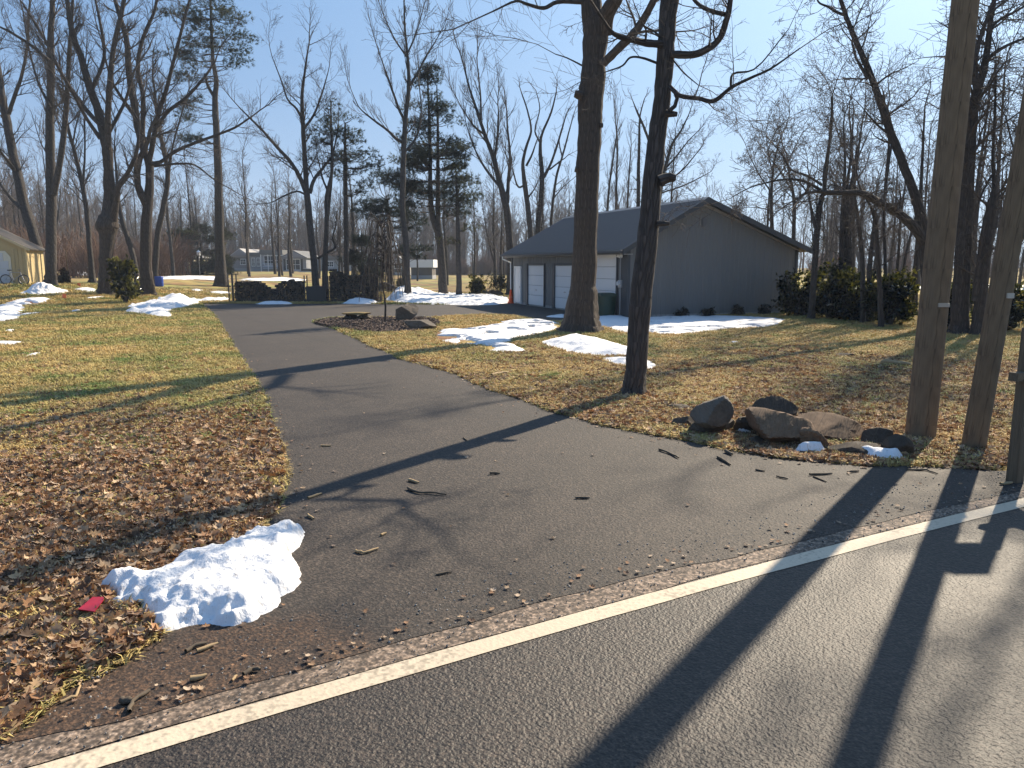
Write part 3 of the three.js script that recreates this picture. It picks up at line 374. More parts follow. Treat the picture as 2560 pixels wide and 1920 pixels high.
// ---------- firewood in racks ----------
const stackZ = -45.3, mEnd = [std([0.085, 0.055, 0.036], 0.95), std([0.04, 0.028, 0.02], 0.95), std([0.025, 0.018, 0.014], 0.95)];
function logGeo(r, L, rng) { // a split log: a wedge or a round
  const k = rng(); const n = k < 0.55 ? 5 : 8, pts = []; for (let i = 0; i < n; i++) { const a = i / n * 6.283 + rng() * 0.4, q = r * (0.75 + 0.4 * rng()); pts.push(new THREE.Vector2(Math.cos(a) * q, Math.sin(a) * q)); }
  const g = new THREE.ExtrudeGeometry(new THREE.Shape(pts), { depth: L, bevelEnabled: false }); g.translate(0, 0, -L / 2); return g;
}
function woodpile(label, x0, x1, topFn, seed, posts, cover) {
  const cx = (x0 + x1) / 2, t = thing('firewood_rack', label, 'firewood', [cx, 0, stackZ], -0.02), rng = RNG(seed), heaps = [[], [], []];
  part('rack_rail', merge([box(x1 - x0, 0.05, 0.05, 0, 0.12, 0.2), box(x1 - x0, 0.05, 0.05, 0, 0.12, -0.2)]), mBlack, t);
  for (const p of posts) part('rack_post', merge([box(0.06, p[1], 0.06, p[0] - cx, p[1] / 2, 0.28), box(0.06, p[1], 0.06, p[0] - cx, p[1] / 2, -0.28), box(0.05, 0.05, 0.6, p[0] - cx, 0.08, 0)]), mBlack, t);
  for (let y = 0.2; y < 2; y += 0.115) for (let x = x0 + 0.08; x < x1 - 0.05; x += 0.125) {
    const px = x + (rng() - 0.5) * 0.05, top = topFn(px); if (y > top) continue;
    const g = logGeo(0.058 + rng() * 0.025, 0.42 + rng() * 0.1, rng); g.rotateZ(rng() * 6); if (y > top - 0.12 && rng() < 0.5) g.rotateY((rng() - 0.5) * 2.2); else g.rotateY((rng() - 0.5) * 0.15); g.translate(px - cx, y + (rng() - 0.5) * 0.03, (rng() - 0.5) * 0.14); heaps[Math.floor(rng() * 3)].push(g);
  }
  heaps.forEach((h, i) => { const m = part('split_logs', merge(h), mEnd[i], t); m.userData.kind = 'stuff'; });
  if (cover) part('cover', box(x1 - x0 - 0.1, 0.9, 0.06, 0, 0.55, 0.36, 0.02), mBlack, t);
}
{
  const X = (n) => (560 + n * 420 / 2212 - 1280) / 1884 * 45.3 * 1.003, Y = (n) => Math.max(0.1, (640 - n) * 420 / 2212 / 1884 * 45.3);
  const lerpTop = (pts) => (x) => { for (let i = 0; i < pts.length - 1; i++) { const a = X(pts[i][0]), b = X(pts[i + 1][0]); if (x <= b) return Y(pts[i][1]) + (Y(pts[i + 1][1]) - Y(pts[i][1])) * (x - a) / (b - a); } return Y(pts[pts.length - 1][1]); };
  woodpile('low firewood rack with a dip in its top row', X(185), X(1095), lerpTop([[185, 350], [400, 345], [520, 370], [600, 430], [700, 470], [780, 380], [900, 340], [1095, 360]]), 3, [[X(120), Y(250)], [X(178), Y(262)], [X(1110), Y(285)]]);
  woodpile('short firewood rack under a black cover between two taller racks', X(1120), X(1400), lerpTop([[1110, 440], [1250, 455], [1400, 450]]), 5, [[X(1360), Y(285)]], true);
  woodpile('tall firewood rack heaped high beside the snow bank', X(1420), X(2070), lerpTop([[1420, 225], [1480, 190], [1560, 250], [1700, 285], [1850, 275], [2000, 262], [2070, 290]]), 7, [[X(1412), Y(290)], [X(2085), Y(300)]]);
}

// ---------- rocks ----------
function rockGeo(seed, sx, sy, sz, cuts = 12, flat = 0.62, det = 12) {
  const rng = RNG(seed), g0 = new THREE.IcosahedronGeometry(1, det), planes = [];
  for (let i = 0; i < cuts; i++) { const n = V(rng() * 2 - 1, rng() * 2 - 1, rng() * 2 - 1).normalize(); planes.push([n, flat * 0.8 + rng() * 0.28]); }
  const p = g0.attributes.position, v = V();
  for (let i = 0; i < p.count; i++) {
    v.fromBufferAttribute(p, i).normalize(); let r = 1.05; for (const [n, d] of planes) { const c = n.dot(v); if (c > 1e-3) r = Math.min(r, d / c); }
    r *= 1 + 0.16 * (n3(v.x * 2.2 + seed, v.y * 2.2, v.z * 2.2, seed) - 0.5) + 0.09 * (n3(v.x * 7, v.y * 7 + seed, v.z * 7, seed + 1) - 0.5);
    p.setXYZ(i, v.x * r, v.y * r, v.z * r);
  }
  const uv = []; for (let i = 0; i < p.count; i++) uv.push((p.getX(i) * sx + p.getZ(i) * sz * 0.6) * 0.7, (p.getY(i) * sy + p.getZ(i) * sz * 0.5) * 0.7);
  g0.deleteAttribute('normal'); g0.deleteAttribute('uv'); g0.setAttribute('uv', new THREE.Float32BufferAttribute(uv, 2));
  const g = mergeVertices(g0); g.computeBoundingBox(); { const b = g.boundingBox, c = b.getCenter(V()), s = b.getSize(V()); g.translate(-c.x, -c.y, -c.z); g.scale(sx / s.x, sy / s.y, sz / s.z); } return toCreasedNormals(g, 0.42);
}
let rseed = 100;
function rock(b, label, mat, o = {}) { const [x, , z, w, h] = b, y0 = (o.y || 0), d = o.d || w * 0.8, hh = h * (o.hk || 1); const m = solo(o.name || 'boulder', rockGeo(rseed += 7, w * 1.26, hh * 1.3, d * 1.15, o.cuts, o.flat), mat, label, o.cat || 'boulder', [x, y0 + groundH(x, z) + hh * 0.5 - 0.04, z - d * 0.4], o.group); m.rotation.set(o.rx || 0, o.ry || 0, o.rz || 0); return m; }
rock([2.618,-0.008,-9.818,0.424,0.25], 'dark squat boulder under the upright block', M.rockDark, { hk: 0.95 });
rock([2.676,-0.011,-9.716,0.378,0.549], 'upright grey stone block standing on a darker boulder', M.rock, { hk: 0.62, y: 0.2, cuts: 9, flat: 0.55, ry: 0.4, d: 0.4 });
rock([2.455,-0.009,-10.273,0.34,0.214], 'flat dark stone beside the upright block', M.rockDark, { hk: 0.8 });
rock([2.92,-0.007,-10.02,0.209,0.189], 'small tan stone leaning on the upright block base', M.rock);
rock([2.552,-0.007,-11.539,0.44,0.153], 'low dark stone half buried near the slim trunk', M.rockDark, { hk: 0.7 });
rock([3.763,-0.009,-10.425,0.557,0.398], 'large black boulder at the back of the boulder group', M.rockDark, { hk: 0.95 });
rock([3.225,-0.0,-9.92,0.378,0.227], 'rounded dark boulder beside the brown slab', M.rockDark);
rock([3.444,-0.004,-9.16,0.622,0.424], 'big brown slab boulder in the middle of the group', M.rockBrown, { cuts: 7, flat: 0.56, d: 0.95 });
rock([3.707,-0.002,-8.958,0.342,0.353], 'brown pointed boulder leaning on the big slab', M.rockBrown, { hk: 0.75, rz: -0.3 });
rock([4.235,-0.003,-9.464,0.734,0.301], 'long sloping brown boulder toward the utility pole', M.rockBrown, { cuts: 7, flat: 0.55, rz: -0.22, d: 0.8 });
rock([4.186,-0.009,-8.704,0.62,0.199], 'low dark slab lying before the sloping boulder', M.rockDark, { hk: 0.8 });
rock([4.601,-0.004,-9.211,0.328,0.227], 'dark jagged boulder near the pole foot', M.rockDark);
rock([4.599,-0.007,-8.654,0.297,0.352], 'dark rounded boulder touching the pole foot', M.rockDark, { hk: 0.75 });
rock([3.062,-0.004,-9.211,0.281,0.129], 'small dark stone before the big brown slab', M.rockDark);
rock([-4.26,-0.001,-30.369,0.766,0.518], 'pale upright stone on the mulch bed', M.rock, { cuts: 9, flat: 0.55, hk: 1.25, d: 0.6 });
rock([-3.2,-0.0,-26.16,0.915,0.404], 'low rounded stone at the end of the mulch bed', M.rock, { hk: 0.85 });
rock([8.208,-0.005,-18.323,0.373,0.126], 'dark low stump like stone on the leafy lawn', M.rockDark, { name: 'stone', cat: 'stone' });
{ // stone bench: a mossy slab on two stones
  const [x, , z, w, h] = [-6.321,-0.001,-30.369,1.116,0.35]; const t = thing('stone_bench', 'low stone bench with a mossy slab top on the mulch bed', 'bench', [x, 0.03, z - 0.3]);
  for (const s of [-1, 1]) part('support', rockGeo(60 + s, w * 0.56, h * 0.85, 0.6).translate(s * w * 0.25, h * 0.36, 0), M.rockDark, t);
  part('slab', rockGeo(71, w * 1.05, h * 0.34, 0.75, 8, 0.8).translate(0, h * 0.78, 0), std([0.2, 0.14, 0.05], 0.95, { bumpMap: tRockH, bumpScale: 0.03 }), t);
}
for (const [b, i] of [[[-1.977,-0.004,-57.0,0.506,0.405], 0], [[-1.534,-0.002,-56.43,0.551,0.401], 1], [[-0.994,-0.001,-55.447,0.591,0.413], 2], [[-1.487,-0.002,-55.726,0.468,0.402], 3]].map((q) => q)) rock(b, 'snow edged dark stone of the low row behind the driveway end', M.rockDark, { name: 'row_stone', cat: 'stone', group: 'low row of stones behind the driveway' });

// ---------- utility poles, mailbox post ----------
{
  const a = [[5.367,-0.001,-9.68,0.18],[5.39,1.573,-9.68,0.173],[5.449,3.372,-9.68,0.168],[5.456,5.398,-9.68,0.165]]; a[0][1] = 0;
  const mk = (label, pts, top, extra) => { const b = pts[0], e = pts[pts.length - 1], k = (top - b[1]) / (e[1] - b[1]); const t = thing('utility_pole', label, 'utility pole', [b[0], 0, b[2]]); const L = [[0, -0.3, 0, b[3] * 1.02], [0, 0.02, 0, b[3] * 1.02]]; for (let i = 1; i <= 10; i++) { const q = i / 10; L.push([(e[0] - b[0]) * k * q, top * q, (e[2] - b[2]) * k * q, b[3] * (1 - 0.3 * q)]); } part('shaft', new GB().tube(L, 20, true, 0.5).geo(), M.wood, t); if (extra) extra(t, (h) => [(e[0] - b[0]) * k * h / top, h, (e[2] - b[2]) * k * h / top]); };
  mk('thick weathered wooden utility pole rising beside the boulders', a, 10.5, (t, f) => { const q = f(1.75); part('metal_tag', box(0.14, 0.05, 0.02, q[0] + 0.03, q[1], q[2] + 0.175), std([0.45, 0.42, 0.36], 0.5, { metalness: 0.3 }), t); });
  const c = [[5.715,-0.038,-9.1,0.133],[5.667,0.384,-9.05,0.131],[5.695,1.626,-8.9,0.122],[5.686,3.049,-8.7,0.112]]; c[0][1] = 0;
  mk('leaning wooden utility pole next to the mailbox post', c, 10, (t, f) => { const q = f(1.9); part('metal_tag', box(0.08, 0.06, 0.02, q[0] + 0.02, q[1], q[2] + 0.155), std([0.45, 0.42, 0.36], 0.5, { metalness: 0.3 }), t); const r = f(2.75); part('meter_box', box(0.3, 0.42, 0.2, r[0] + 0.28, r[1], r[2], 0.02), std([0.35, 0.36, 0.36], 0.5), t); });
}
{
  const [x, , z] = [5.167,-0.007,-7.591,0.12,1.544]; const t = thing('mailbox_post', 'brown wooden mailbox post with a cross arm and white box', 'mailbox', [x, 0, z], 0.35), mw = M.wood, s = 0.115;
  part('post', box(s, 1.62, s, 0.09, 0.81, 0, 0.006), mw, t); part('cross_arm', box(1.0, 0.09, s * 0.9, 0.38, 1.13, 0.02, 0.006), mw, t);
  part('brace', (() => { const b = box(0.5, 0.07, 0.06, 0, 0, 0); b.rotateZ(0.8); b.translate(0.32, 0.9, 0); return b; })(), mw, t);
  const mb = new THREE.Group(); mb.name = 'mailbox'; mb.position.set(0.52, 1.18, 0.02); t.add(mb);
  const sh = new THREE.Shape(); sh.moveTo(-0.09, 0); sh.lineTo(-0.09, 0.14); sh.absarc(0, 0.14, 0.09, Math.PI, 0, true); sh.lineTo(0.09, 0); const eg = new THREE.ExtrudeGeometry(sh, { depth: 0.5, bevelEnabled: false }); eg.translate(0, 0, -0.25); part('box', eg, mWhite, mb); part('door', (() => { const q = new THREE.ExtrudeGeometry(sh, { depth: 0.012, bevelEnabled: false }); q.scale(1.05, 1.03, 1); q.translate(0, 0, 0.252); return q; })(), mWhite, mb); part('flag', box(0.012, 0.16, 0.05, 0.1, 0.16, 0.05), std([0.5, 0.03, 0.02], 0.5), mb);
}
{ // red scrap of plastic by the snow
  const c = [[-2.781,-4.545],[-2.787,-4.726],[-2.712,-4.72],[-2.687,-4.682],[-2.65,-4.5],[-2.711,-4.521]], q = c[0]; snowPolys.push(c); const sh = new THREE.Shape(c.map((p) => new THREE.Vector2(p[0] - q[0], -(p[1] - q[1])))); const g = new THREE.ExtrudeGeometry(sh, { depth: 0.006, bevelEnabled: false }); g.rotateX(-Math.PI / 2); const m = solo('plastic_scrap', g, std([0.42, 0.015, 0.03], 0.35), 'flat red plastic scrap lying against the snow pile', 'plastic scrap', [q[0], 0.065, q[1]]); m.rotation.z = 0.05;
}
{ // blue barrel
  const [x, , z, w, h] = [-27.31,0.59,-58.838,0.623,0.768], y = groundH(x, z); const t = thing('barrel', 'bright blue plastic barrel standing behind the left trunks', 'barrel', [x, y, z]); const mb = std([0.012, 0.06, 0.34], 0.45), r = w / 2;
  part('body', new THREE.LatheGeometry([[0, 0], [r * 0.9, 0], [r, h * 0.06], [r, h * 0.3], [r * 1.04, h * 0.33], [r, h * 0.36], [r, h * 0.64], [r * 1.04, h * 0.67], [r, h * 0.7], [r, h * 0.94], [r * 0.92, h], [r * 0.85, h], [0, h * 0.97]].map((p) => new THREE.Vector2(...p)), 24), mb, t); part('bung', new THREE.CylinderGeometry(0.05, 0.05, 0.04, 12).translate(r * 0.5, h * 0.99, 0), mb, t);
}
for (const [b, l] of [[[-25.611,0.215,-43.151,0.159,0.398], 'orange flag stake on the lawn near the snow'], [[-29.801,0.781,-52.063,0.112,0.224], 'tiny pink flag stake behind the knobbed trunk']]) { const [x, , z, w, h] = b, t = thing('marker_flag', l, 'marker flag', [x, groundH(x, z), z]); part('wire', new GB().tube([[0, -0.05, 0, 0.008], [0.02, h, 0, 0.008]], 5).geo(), mMetal, t); part('flag', box(0.22, 0.24, 0.01, 0.12, h - 0.12, 0), std([0.7, 0.16, 0.06], 0.6), t); }

// ---------- far homes ----------
function home(label, b, dep, o) {
  const [x, y, z, w, h] = b; const t = thing('mobile_home', label, 'house', [x, groundH(x, z), z], o.turn || 0), wall = std(o.wall, 0.8), roof = std(o.roof || [0.12, 0.118, 0.115], 0.8), D = dep, e = h * (o.eave || 0.72), H = h * 1.02 - y;
  part('wall', box(w, e, D, 0, e / 2, -D / 2), wall, t);
  const s = new THREE.Shape([[-w / 2 - 0.3, e - 0.1], [w / 2 + 0.3, e - 0.1], [w / 2 + 0.3, e], [0, H], [-w / 2 - 0.3, e]].map((p) => new THREE.Vector2(...p))); if (!o.flatTop) { part('roof', new THREE.ExtrudeGeometry(s, { depth: D + 0.5, bevelEnabled: false }).translate(0, 0, -D - 0.2), roof, t); part('gable', new THREE.ExtrudeGeometry(new THREE.Shape([[-w / 2, e], [w / 2, e], [0, H - 0.25]].map((p) => new THREE.Vector2(...p))), { depth: 0.12, bevelEnabled: false }).translate(0, 0, 0.32), wall, t); }
  else part('roof', box(w + 0.5, H - e, D + 0.5, 0, (e + H) / 2, -D / 2), roof, t);
  part('skirting', box(w + 0.06, 0.6, D + 0.06, 0, 0.3, -D / 2), std([0.3, 0.3, 0.31], 0.8), t);
  for (const [u, v, ww, hh] of o.windows || []) { const q = new THREE.Group(); q.name = 'window'; q.position.set(u * w, v * e, 0.02); t.add(q); part('frame', merge([box(ww + 0.2, 0.12, 0.08, 0, hh / 2 + 0.05, 0), box(ww + 0.2, 0.12, 0.08, 0, -hh / 2 - 0.05, 0), box(0.1, hh + 0.2, 0.08, -ww / 2 - 0.05, 0, 0), box(0.1, hh + 0.2, 0.08, ww / 2 + 0.05, 0, 0), box(0.06, hh, 0.07, -ww / 6, 0, 0), box(0.06, hh, 0.07, ww / 6, 0, 0), box(ww, 0.06, 0.07, 0, 0, 0)]), mWhite, q); part('pane', box(ww, hh, 0.03, 0, 0, 0), mGlass, q); if (o.shutters) for (const k of [-1, 1]) part('shutter', box(0.42, hh + 0.15, 0.06, k * (ww / 2 + 0.38), 0, 0.01), mBlack, q); }
  if (o.extra) o.extra(t, w, e, D);
}
home('grey mobile home with a wide shuttered window', [-42.848,-0.325,-150.0,4.837,3.704], 12, { wall: [0.26, 0.265, 0.29], windows: [[-0.03, 0.5, 2.6, 2.0]], shutters: true, roof: [0.13, 0.128, 0.125] });
home('grey porch front joined to the shuttered mobile home', [-47.542,-0.342,-151.0,4.033,3.804], 9, { wall: [0.32, 0.33, 0.36], windows: [[0.1, 0.66, 3.6, 1.7]], roof: [0.13, 0.13, 0.125], flatTop: true, eave: 0.86, extra: (t, w, e) => { part('railing', merge([box(w * 0.8, 0.1, 0.1, 0.1, 1.5, 0.9), box(w * 0.8, 0.1, 0.1, 0.1, 1.0, 0.9), box(w * 0.8, 0.08, 0.9, 0.1, 0.62, 0.5)]), std([0.6, 0.65, 0.72], 0.7), t); for (const k of [-0.45, -0.1, 0.45]) part('porch_post', box(0.14, e, 0.14, k * w, e / 2, 0.95), mWhite, t); } });
home('pale grey mobile home with two small dark windows', [-51.111,-0.209,-152.0,2.527,3.447], 10, { wall: [0.26, 0.26, 0.27], windows: [[-0.15, 0.62, 0.5, 1.5], [0.25, 0.62, 0.5, 1.5]], flatTop: true, eave: 0.86, roof: [0.13, 0.125, 0.125] });
home('dull mauve mobile home with a low gable roof behind the woodpile', [-55.492,-0.274,-156.0,3.694,4.245], 12, { wall: [0.24, 0.22, 0.22], windows: [[0.15, 0.62, 1.0, 1.0]], roof: [0.33, 0.31, 0.29] });
home('tan mobile home among the trees behind the blue barrel', [-61.638,0.37,-140.0,4.837,3.655], 10, { wall: [0.3, 0.26, 0.18], windows: [[0.18, 0.62, 2.4, 1.6]], roof: [0.2, 0.18, 0.16] });
home('long white trailer with a flat roof behind the slender trunks', [-36.693,-0.526,-160.0,6.96,2.642], 8, { wall: [0.32, 0.32, 0.32], flatTop: true, eave: 0.9, windows: [[-0.2, 0.6, 1.2, 1.0]] });
home('small grey mobile home behind the tall straight trunk', [-22.338,-0.614,-150.0,3.196,3.116], 10, { wall: [0.32, 0.31, 0.29], windows: [[0.1, 0.6, 2.2, 1.6]] });
home('low shed with snow on its roof among the pines', [-14.241,-0.669,-120.0,3.303,2.344], 6, { wall: [0.1, 0.085, 0.075], flatTop: true, eave: 0.78, roof: [0.8, 0.8, 0.8] });
home('dark brown cottage hidden behind the left tree trunks', [-77.513,0.728,-140.0,4.3,4.085], 9, { wall: [0.13, 0.095, 0.075], roof: [0.16, 0.13, 0.11], windows: [[-0.2, 0.5, 1.4, 1.3]] });
{ // parked car
  const [x, , z, w, h] = [-37.289,-0.361,-140.0,1.58,1.411]; const t = thing('parked_car', 'small grey car parked beside the shuttered mobile home', 'car', [x, 0, z]), mc = std([0.45, 0.47, 0.5], 0.3);
  const s = (p, d, zz) => new THREE.ExtrudeGeometry(new THREE.Shape(p.map((q) => new THREE.Vector2(...q))), { depth: d, bevelEnabled: true, bevelSize: 0.05, bevelThickness: 0.05 }).translate(0, 0, zz);
  part('body', s([[-2, 0.4], [-2, 0.9], [-1.4, 1.0], [1.1, 1.0], [2, 0.85], [2, 0.4]], 1.6, -0.8), mc, t); part('cabin', s([[-1.4, 1.0], [-0.9, 1.5], [0.4, 1.5], [1.0, 1.0]], 1.4, -0.7), mGlass, t); part('roof_panel', box(1.3, 0.06, 1.5, -0.25, 1.56, 0), mc, t);
  for (const a of [-1.25, 1.25]) for (const b of [-0.75, 0.75]) { const c = new THREE.CylinderGeometry(0.34, 0.34, 0.22, 18); c.rotateX(Math.PI / 2); c.translate(a, 0.34, b); part('wheel', c, mBlack, t); }
}
{ const [x, , z, w, h] = [-38.937,0.43,-95.0,0.438,3.866]; const t = thing('bird_house', 'small white bird house on a thin pole beyond the blue barrel', 'bird house', [x, 0, z]); part('pole', new GB().tube([[0, -0.2, 0, 0.04], [0, h * 0.92, 0, 0.035]], 8).geo(), mMetal, t); part('house', box(0.35, 0.38, 0.35, 0, h * 0.93, 0, 0.02), mWhite, t); part('roof', new THREE.ConeGeometry(0.34, 0.3, 4).rotateY(Math.PI / 4).translate(0, h * 0.93 + 0.34, 0), mWhite, t); }
{ // sticks on the asphalt
  const mStick = [std([0.1, 0.075, 0.05], 0.9), std([0.36, 0.25, 0.13], 0.85)];
  const sticks = [[[[-1.836,-4.096],[-1.753,-4.198]], 0.011, 1], [[[-1.747,-3.792],[-1.68,-3.842]], 0.014, 1], [[[-1.932,-3.488],[-1.961,-3.589],[-1.919,-3.691]], 0.013, 0], [[[-2.021,-3.592],[-1.961,-3.589]], 0.018, 0], [[[-2.332,-3.744],[-2.382,-3.944]], 0.008, 1], [[[-2.335,-3.591],[-2.282,-3.641],[-2.316,-3.741]], 0.009, 1], [[[-2.267,-3.943],[-2.238,-4.096],[-2.228,-4.2]], 0.007, 1], [[[-1.908,-4.096],[-1.887,-4.148],[-1.822,-4.199]], 0.012, 0], [[[-1.518,-3.793],[-1.513,-3.846]], 0.008, 1], [[[-2.73,-3.794],[-2.672,-3.844]], 0.012, 1], [[[-1.473,-3.846],[-1.451,-3.896],[-1.402,-3.894]], 0.014, 0],
    [[[-1.056,-7.338],[-0.921,-7.187],[-0.806,-7.186],[-0.644,-7.135]], 0.014, 0], [[[-1.981,-7.034],[-1.879,-7.184]], 0.012, 1], [[[-2.388,-9.159],[-2.253,-9.161]], 0.012, 1], [[[-0.24,-7.895],[-0.131,-7.893]], 0.014, 0], [[[-1.238,-5.667],[-1.159,-5.615],[-1.064,-5.719]], 0.012, 1], [[[-0.553,-5.212],[-0.441,-5.261]], 0.008, 0], [[[-1.845,-6.528],[-1.76,-6.426]], 0.012, 1], [[[-1.093,-6.022],[-1.059,-6.072]], 0.011, 1], [[[0.611,-7.034],[0.752,-7.033]], 0.012, 0], [[[-1.082,-7.641],[-0.964,-7.541]], 0.014, 1], [[[-0.631,-9.616],[-0.584,-9.463]], 0.01, 0],
    [[[1.8,-8.958],[1.898,-8.754],[1.945,-8.553]], 0.014, 0], [[[2.406,-8.603],[2.463,-8.248]], 0.014, 0], [[[2.579,-8.857],[2.616,-8.704]], 0.02, 0], [[[2.679,-8.046],[2.768,-7.995]], 0.01, 0], [[[3.191,-7.844],[3.46,-7.894]], 0.013, 0], [[[3.213,-7.792],[3.273,-7.591]], 0.009, 0], [[[3.648,-7.945],[3.796,-7.995]], 0.012, 0], [[[4.347,-8.047],[4.558,-8.046],[4.6,-7.894]], 0.01, 0], [[[2.824,-7.792],[2.91,-7.692]], 0.01, 0], [[[1.319,-11.084],[1.614,-10.932],[1.849,-10.982]], 0.025, 0], [[[5.025,-7.489],[5.176,-7.541]], 0.016, 1], [[[8.368,-16.956],[8.661,-16.804],[8.831,-16.552]], 0.06, 1], [[[-0.409,-15.083],[-0.247,-15.337],[-0.013,-15.59]], 0.035, 1]];
  const rng = RNG(9);
  for (const [p, r, k] of sticks) { const c = p[0], wild = [];
    for (let i = 0; i < p.length - 1; i++) for (let s = 0; s < 3; s++) { const t = s / 3; wild.push([p[i][0] + (p[i + 1][0] - p[i][0]) * t - c[0] + (rng() - 0.5) * r, r * 0.8 + rng() * r * 0.6, p[i][1] + (p[i + 1][1] - p[i][1]) * t - c[1] + (rng() - 0.5) * r, r * (1 - 0.15 * i) * (0.85 + 0.3 * rng())]); }
    const e = p[p.length - 1]; wild.push([e[0] - c[0], r, e[1] - c[1], r * 0.6]);
    solo('stick', new GB().tube(wild, 6).geo(), mStick[k], k ? 'pale broken stick lying on the ground' : 'dark broken stick lying on the ground', 'stick', [c[0], 0.012, c[1]], k ? 'pale sticks littering the ground' : 'dark sticks littering the ground'); }
}

// ---------- trees ----------
const UP = V(0, 1, 0);
function rvec(rng) { return V(rng() * 2 - 1, rng() * 2 - 1, rng() * 2 - 1); }
function branch(gb, rng, o, d, len, r, lev, P) {
  const n = lev === 0 ? 5 : lev === 1 ? 3 : 2, pts = [[o.x, o.y, o.z, r]], dirs = [], p = o.clone(), dir = d.clone();
  for (let s = 0; s < n; s++) { dir.addScaledVector(rvec(rng), P.wig).addScaledVector(UP, P.up * (s + 1) / n).normalize(); p.addScaledVector(dir, len / n); dirs.push(dir.clone()); pts.push([p.x, p.y, p.z, Math.max(P.rmin * 0.7, r * (1 - 0.8 * (s + 1) / n))]); }
  gb.tube(pts, r > 0.06 ? 7 : r > 0.02 ? 5 : 3, false);
  if (lev >= P.lev) return;
  const k = P.kids[lev];
  for (let j = 0; j < k; j++) {
    const t = 0.15 + 0.85 * (j + rng()) / k, f = Math.min(n - 1e-3, t * n), i = Math.floor(f), q = pts[i], w = pts[i + 1], a = f - i, c = V(q[0] + (w[0] - q[0]) * a, q[1] + (w[1] - q[1]) * a, q[2] + (w[2] - q[2]) * a), rr = q[3] + (w[3] - q[3]) * a;
    const side = rvec(rng).cross(dirs[i]).normalize(), an = P.ang * (0.7 + 0.6 * rng());
    const nd = dirs[i].clone().multiplyScalar(Math.cos(an)).addScaledVector(side, Math.sin(an));
    branch(gb, rng, c, nd, len * P.lr * (1.25 - 0.75 * t) * (0.6 + 0.7 * rng()), Math.max(P.rmin, rr * 0.62), lev + 1, P);
  }
}
function grow(gb, rng, pts, P, from) { // side branches along a limb, and its leader
  let L = 0; const acc = [0]; for (let i = 1; i < pts.length; i++) { L += Math.hypot(pts[i][0] - pts[i - 1][0], pts[i][1] - pts[i - 1][1], pts[i][2] - pts[i - 1][2]); acc.push(L); }
  const cnt = Math.round(L * (1 - from) * P.den);
  for (let j = 0; j < cnt; j++) {
    const s = L * (from + (1 - from) * (j + rng()) / cnt); let i = 0; while (i < pts.length - 2 && acc[i + 1] < s) i++;
    const a = (s - acc[i]) / (acc[i + 1] - acc[i] + 1e-9), q = pts[i], w = pts[i + 1], c = V(q[0] + (w[0] - q[0]) * a, q[1] + (w[1] - q[1]) * a, q[2] + (w[2] - q[2]) * a), rr = q[3] + (w[3] - q[3]) * a, d = V(w[0] - q[0], w[1] - q[1], w[2] - q[2]).normalize();
    const side = rvec(rng).cross(d).normalize(), an = P.ang * (0.75 + 0.6 * rng()), nd = d.multiplyScalar(Math.cos(an)).addScaledVector(side, Math.sin(an)).normalize();
    branch(gb, rng, c, nd, P.len * (0.35 + 0.9 * rng()) * (1.15 - 0.45 * s / L), clamp(rr * 0.35, P.rmin, 0.05), 0, P);
  }
  const e = pts[pts.length - 1], f = pts[pts.length - 2], d = V(e[0] - f[0], e[1] - f[1], e[2] - f[2]).normalize();
  branch(gb, rng, V(e[0], e[1], e[2]), d, P.len * (P.term || 1.3), Math.max(P.rmin, e[3]), 0, { ...P, kids: [P.kids[0] + 4, ...P.kids.slice(1)] });
}
const lumpy = (pts, rng, amp = 0.06) => { // finer limb with natural kinks and knots
  const c = new THREE.CatmullRomCurve3(pts.map((p) => V(p[0], p[1], p[2])), false, 'centripetal'), n = (pts.length - 1) * 4, o = [];
  for (let i = 0; i <= n; i++) { const v = c.getPoint(i / n), f = i / 4, k = Math.min(pts.length - 2, Math.floor(f)), a = f - k, r = pts[k][3] + (pts[k + 1][3] - pts[k][3]) * a, w = i && i < n ? Math.min(r * amp * 4, 0.12 * c.getLength() / n) : 0; o.push([v.x + (rng() - 0.5) * w, v.y, v.z + (rng() - 0.5) * w, r * (1 + (rng() - 0.5) * amp * 2)]); }
  return o;
};
const PR = {
  maple: { den: 2.3, len: 2.6, lr: 0.5, ang: 0.75, wig: 0.22, up: 0.16, lev: 2, kids: [8, 6], rmin: 0.006, from: 0.35 },
  tall: { den: 2.4, len: 2.6, lr: 0.5, ang: 0.65, wig: 0.2, up: 0.22, lev: 2, kids: [8, 6], rmin: 0.008, from: 0.4 },
  upright: { den: 2.4, len: 3.0, lr: 0.5, ang: 0.45, wig: 0.13, up: 0.3, lev: 2, kids: [7, 5], rmin: 0.008, from: 0.3 },
  snag: { den: 0.8, len: 1.1, lr: 0.5, ang: 0.8, wig: 0.3, up: 0.1, lev: 1, kids: [4, 3], rmin: 0.01, from: 0.4, term: 1 },
  droop: { den: 2.6, len: 1.9, lr: 0.55, ang: 0.9, wig: 0.3, up: -0.04, lev: 2, kids: [7, 5], rmin: 0.006, from: 0.2 },
};
let tseed = 500;
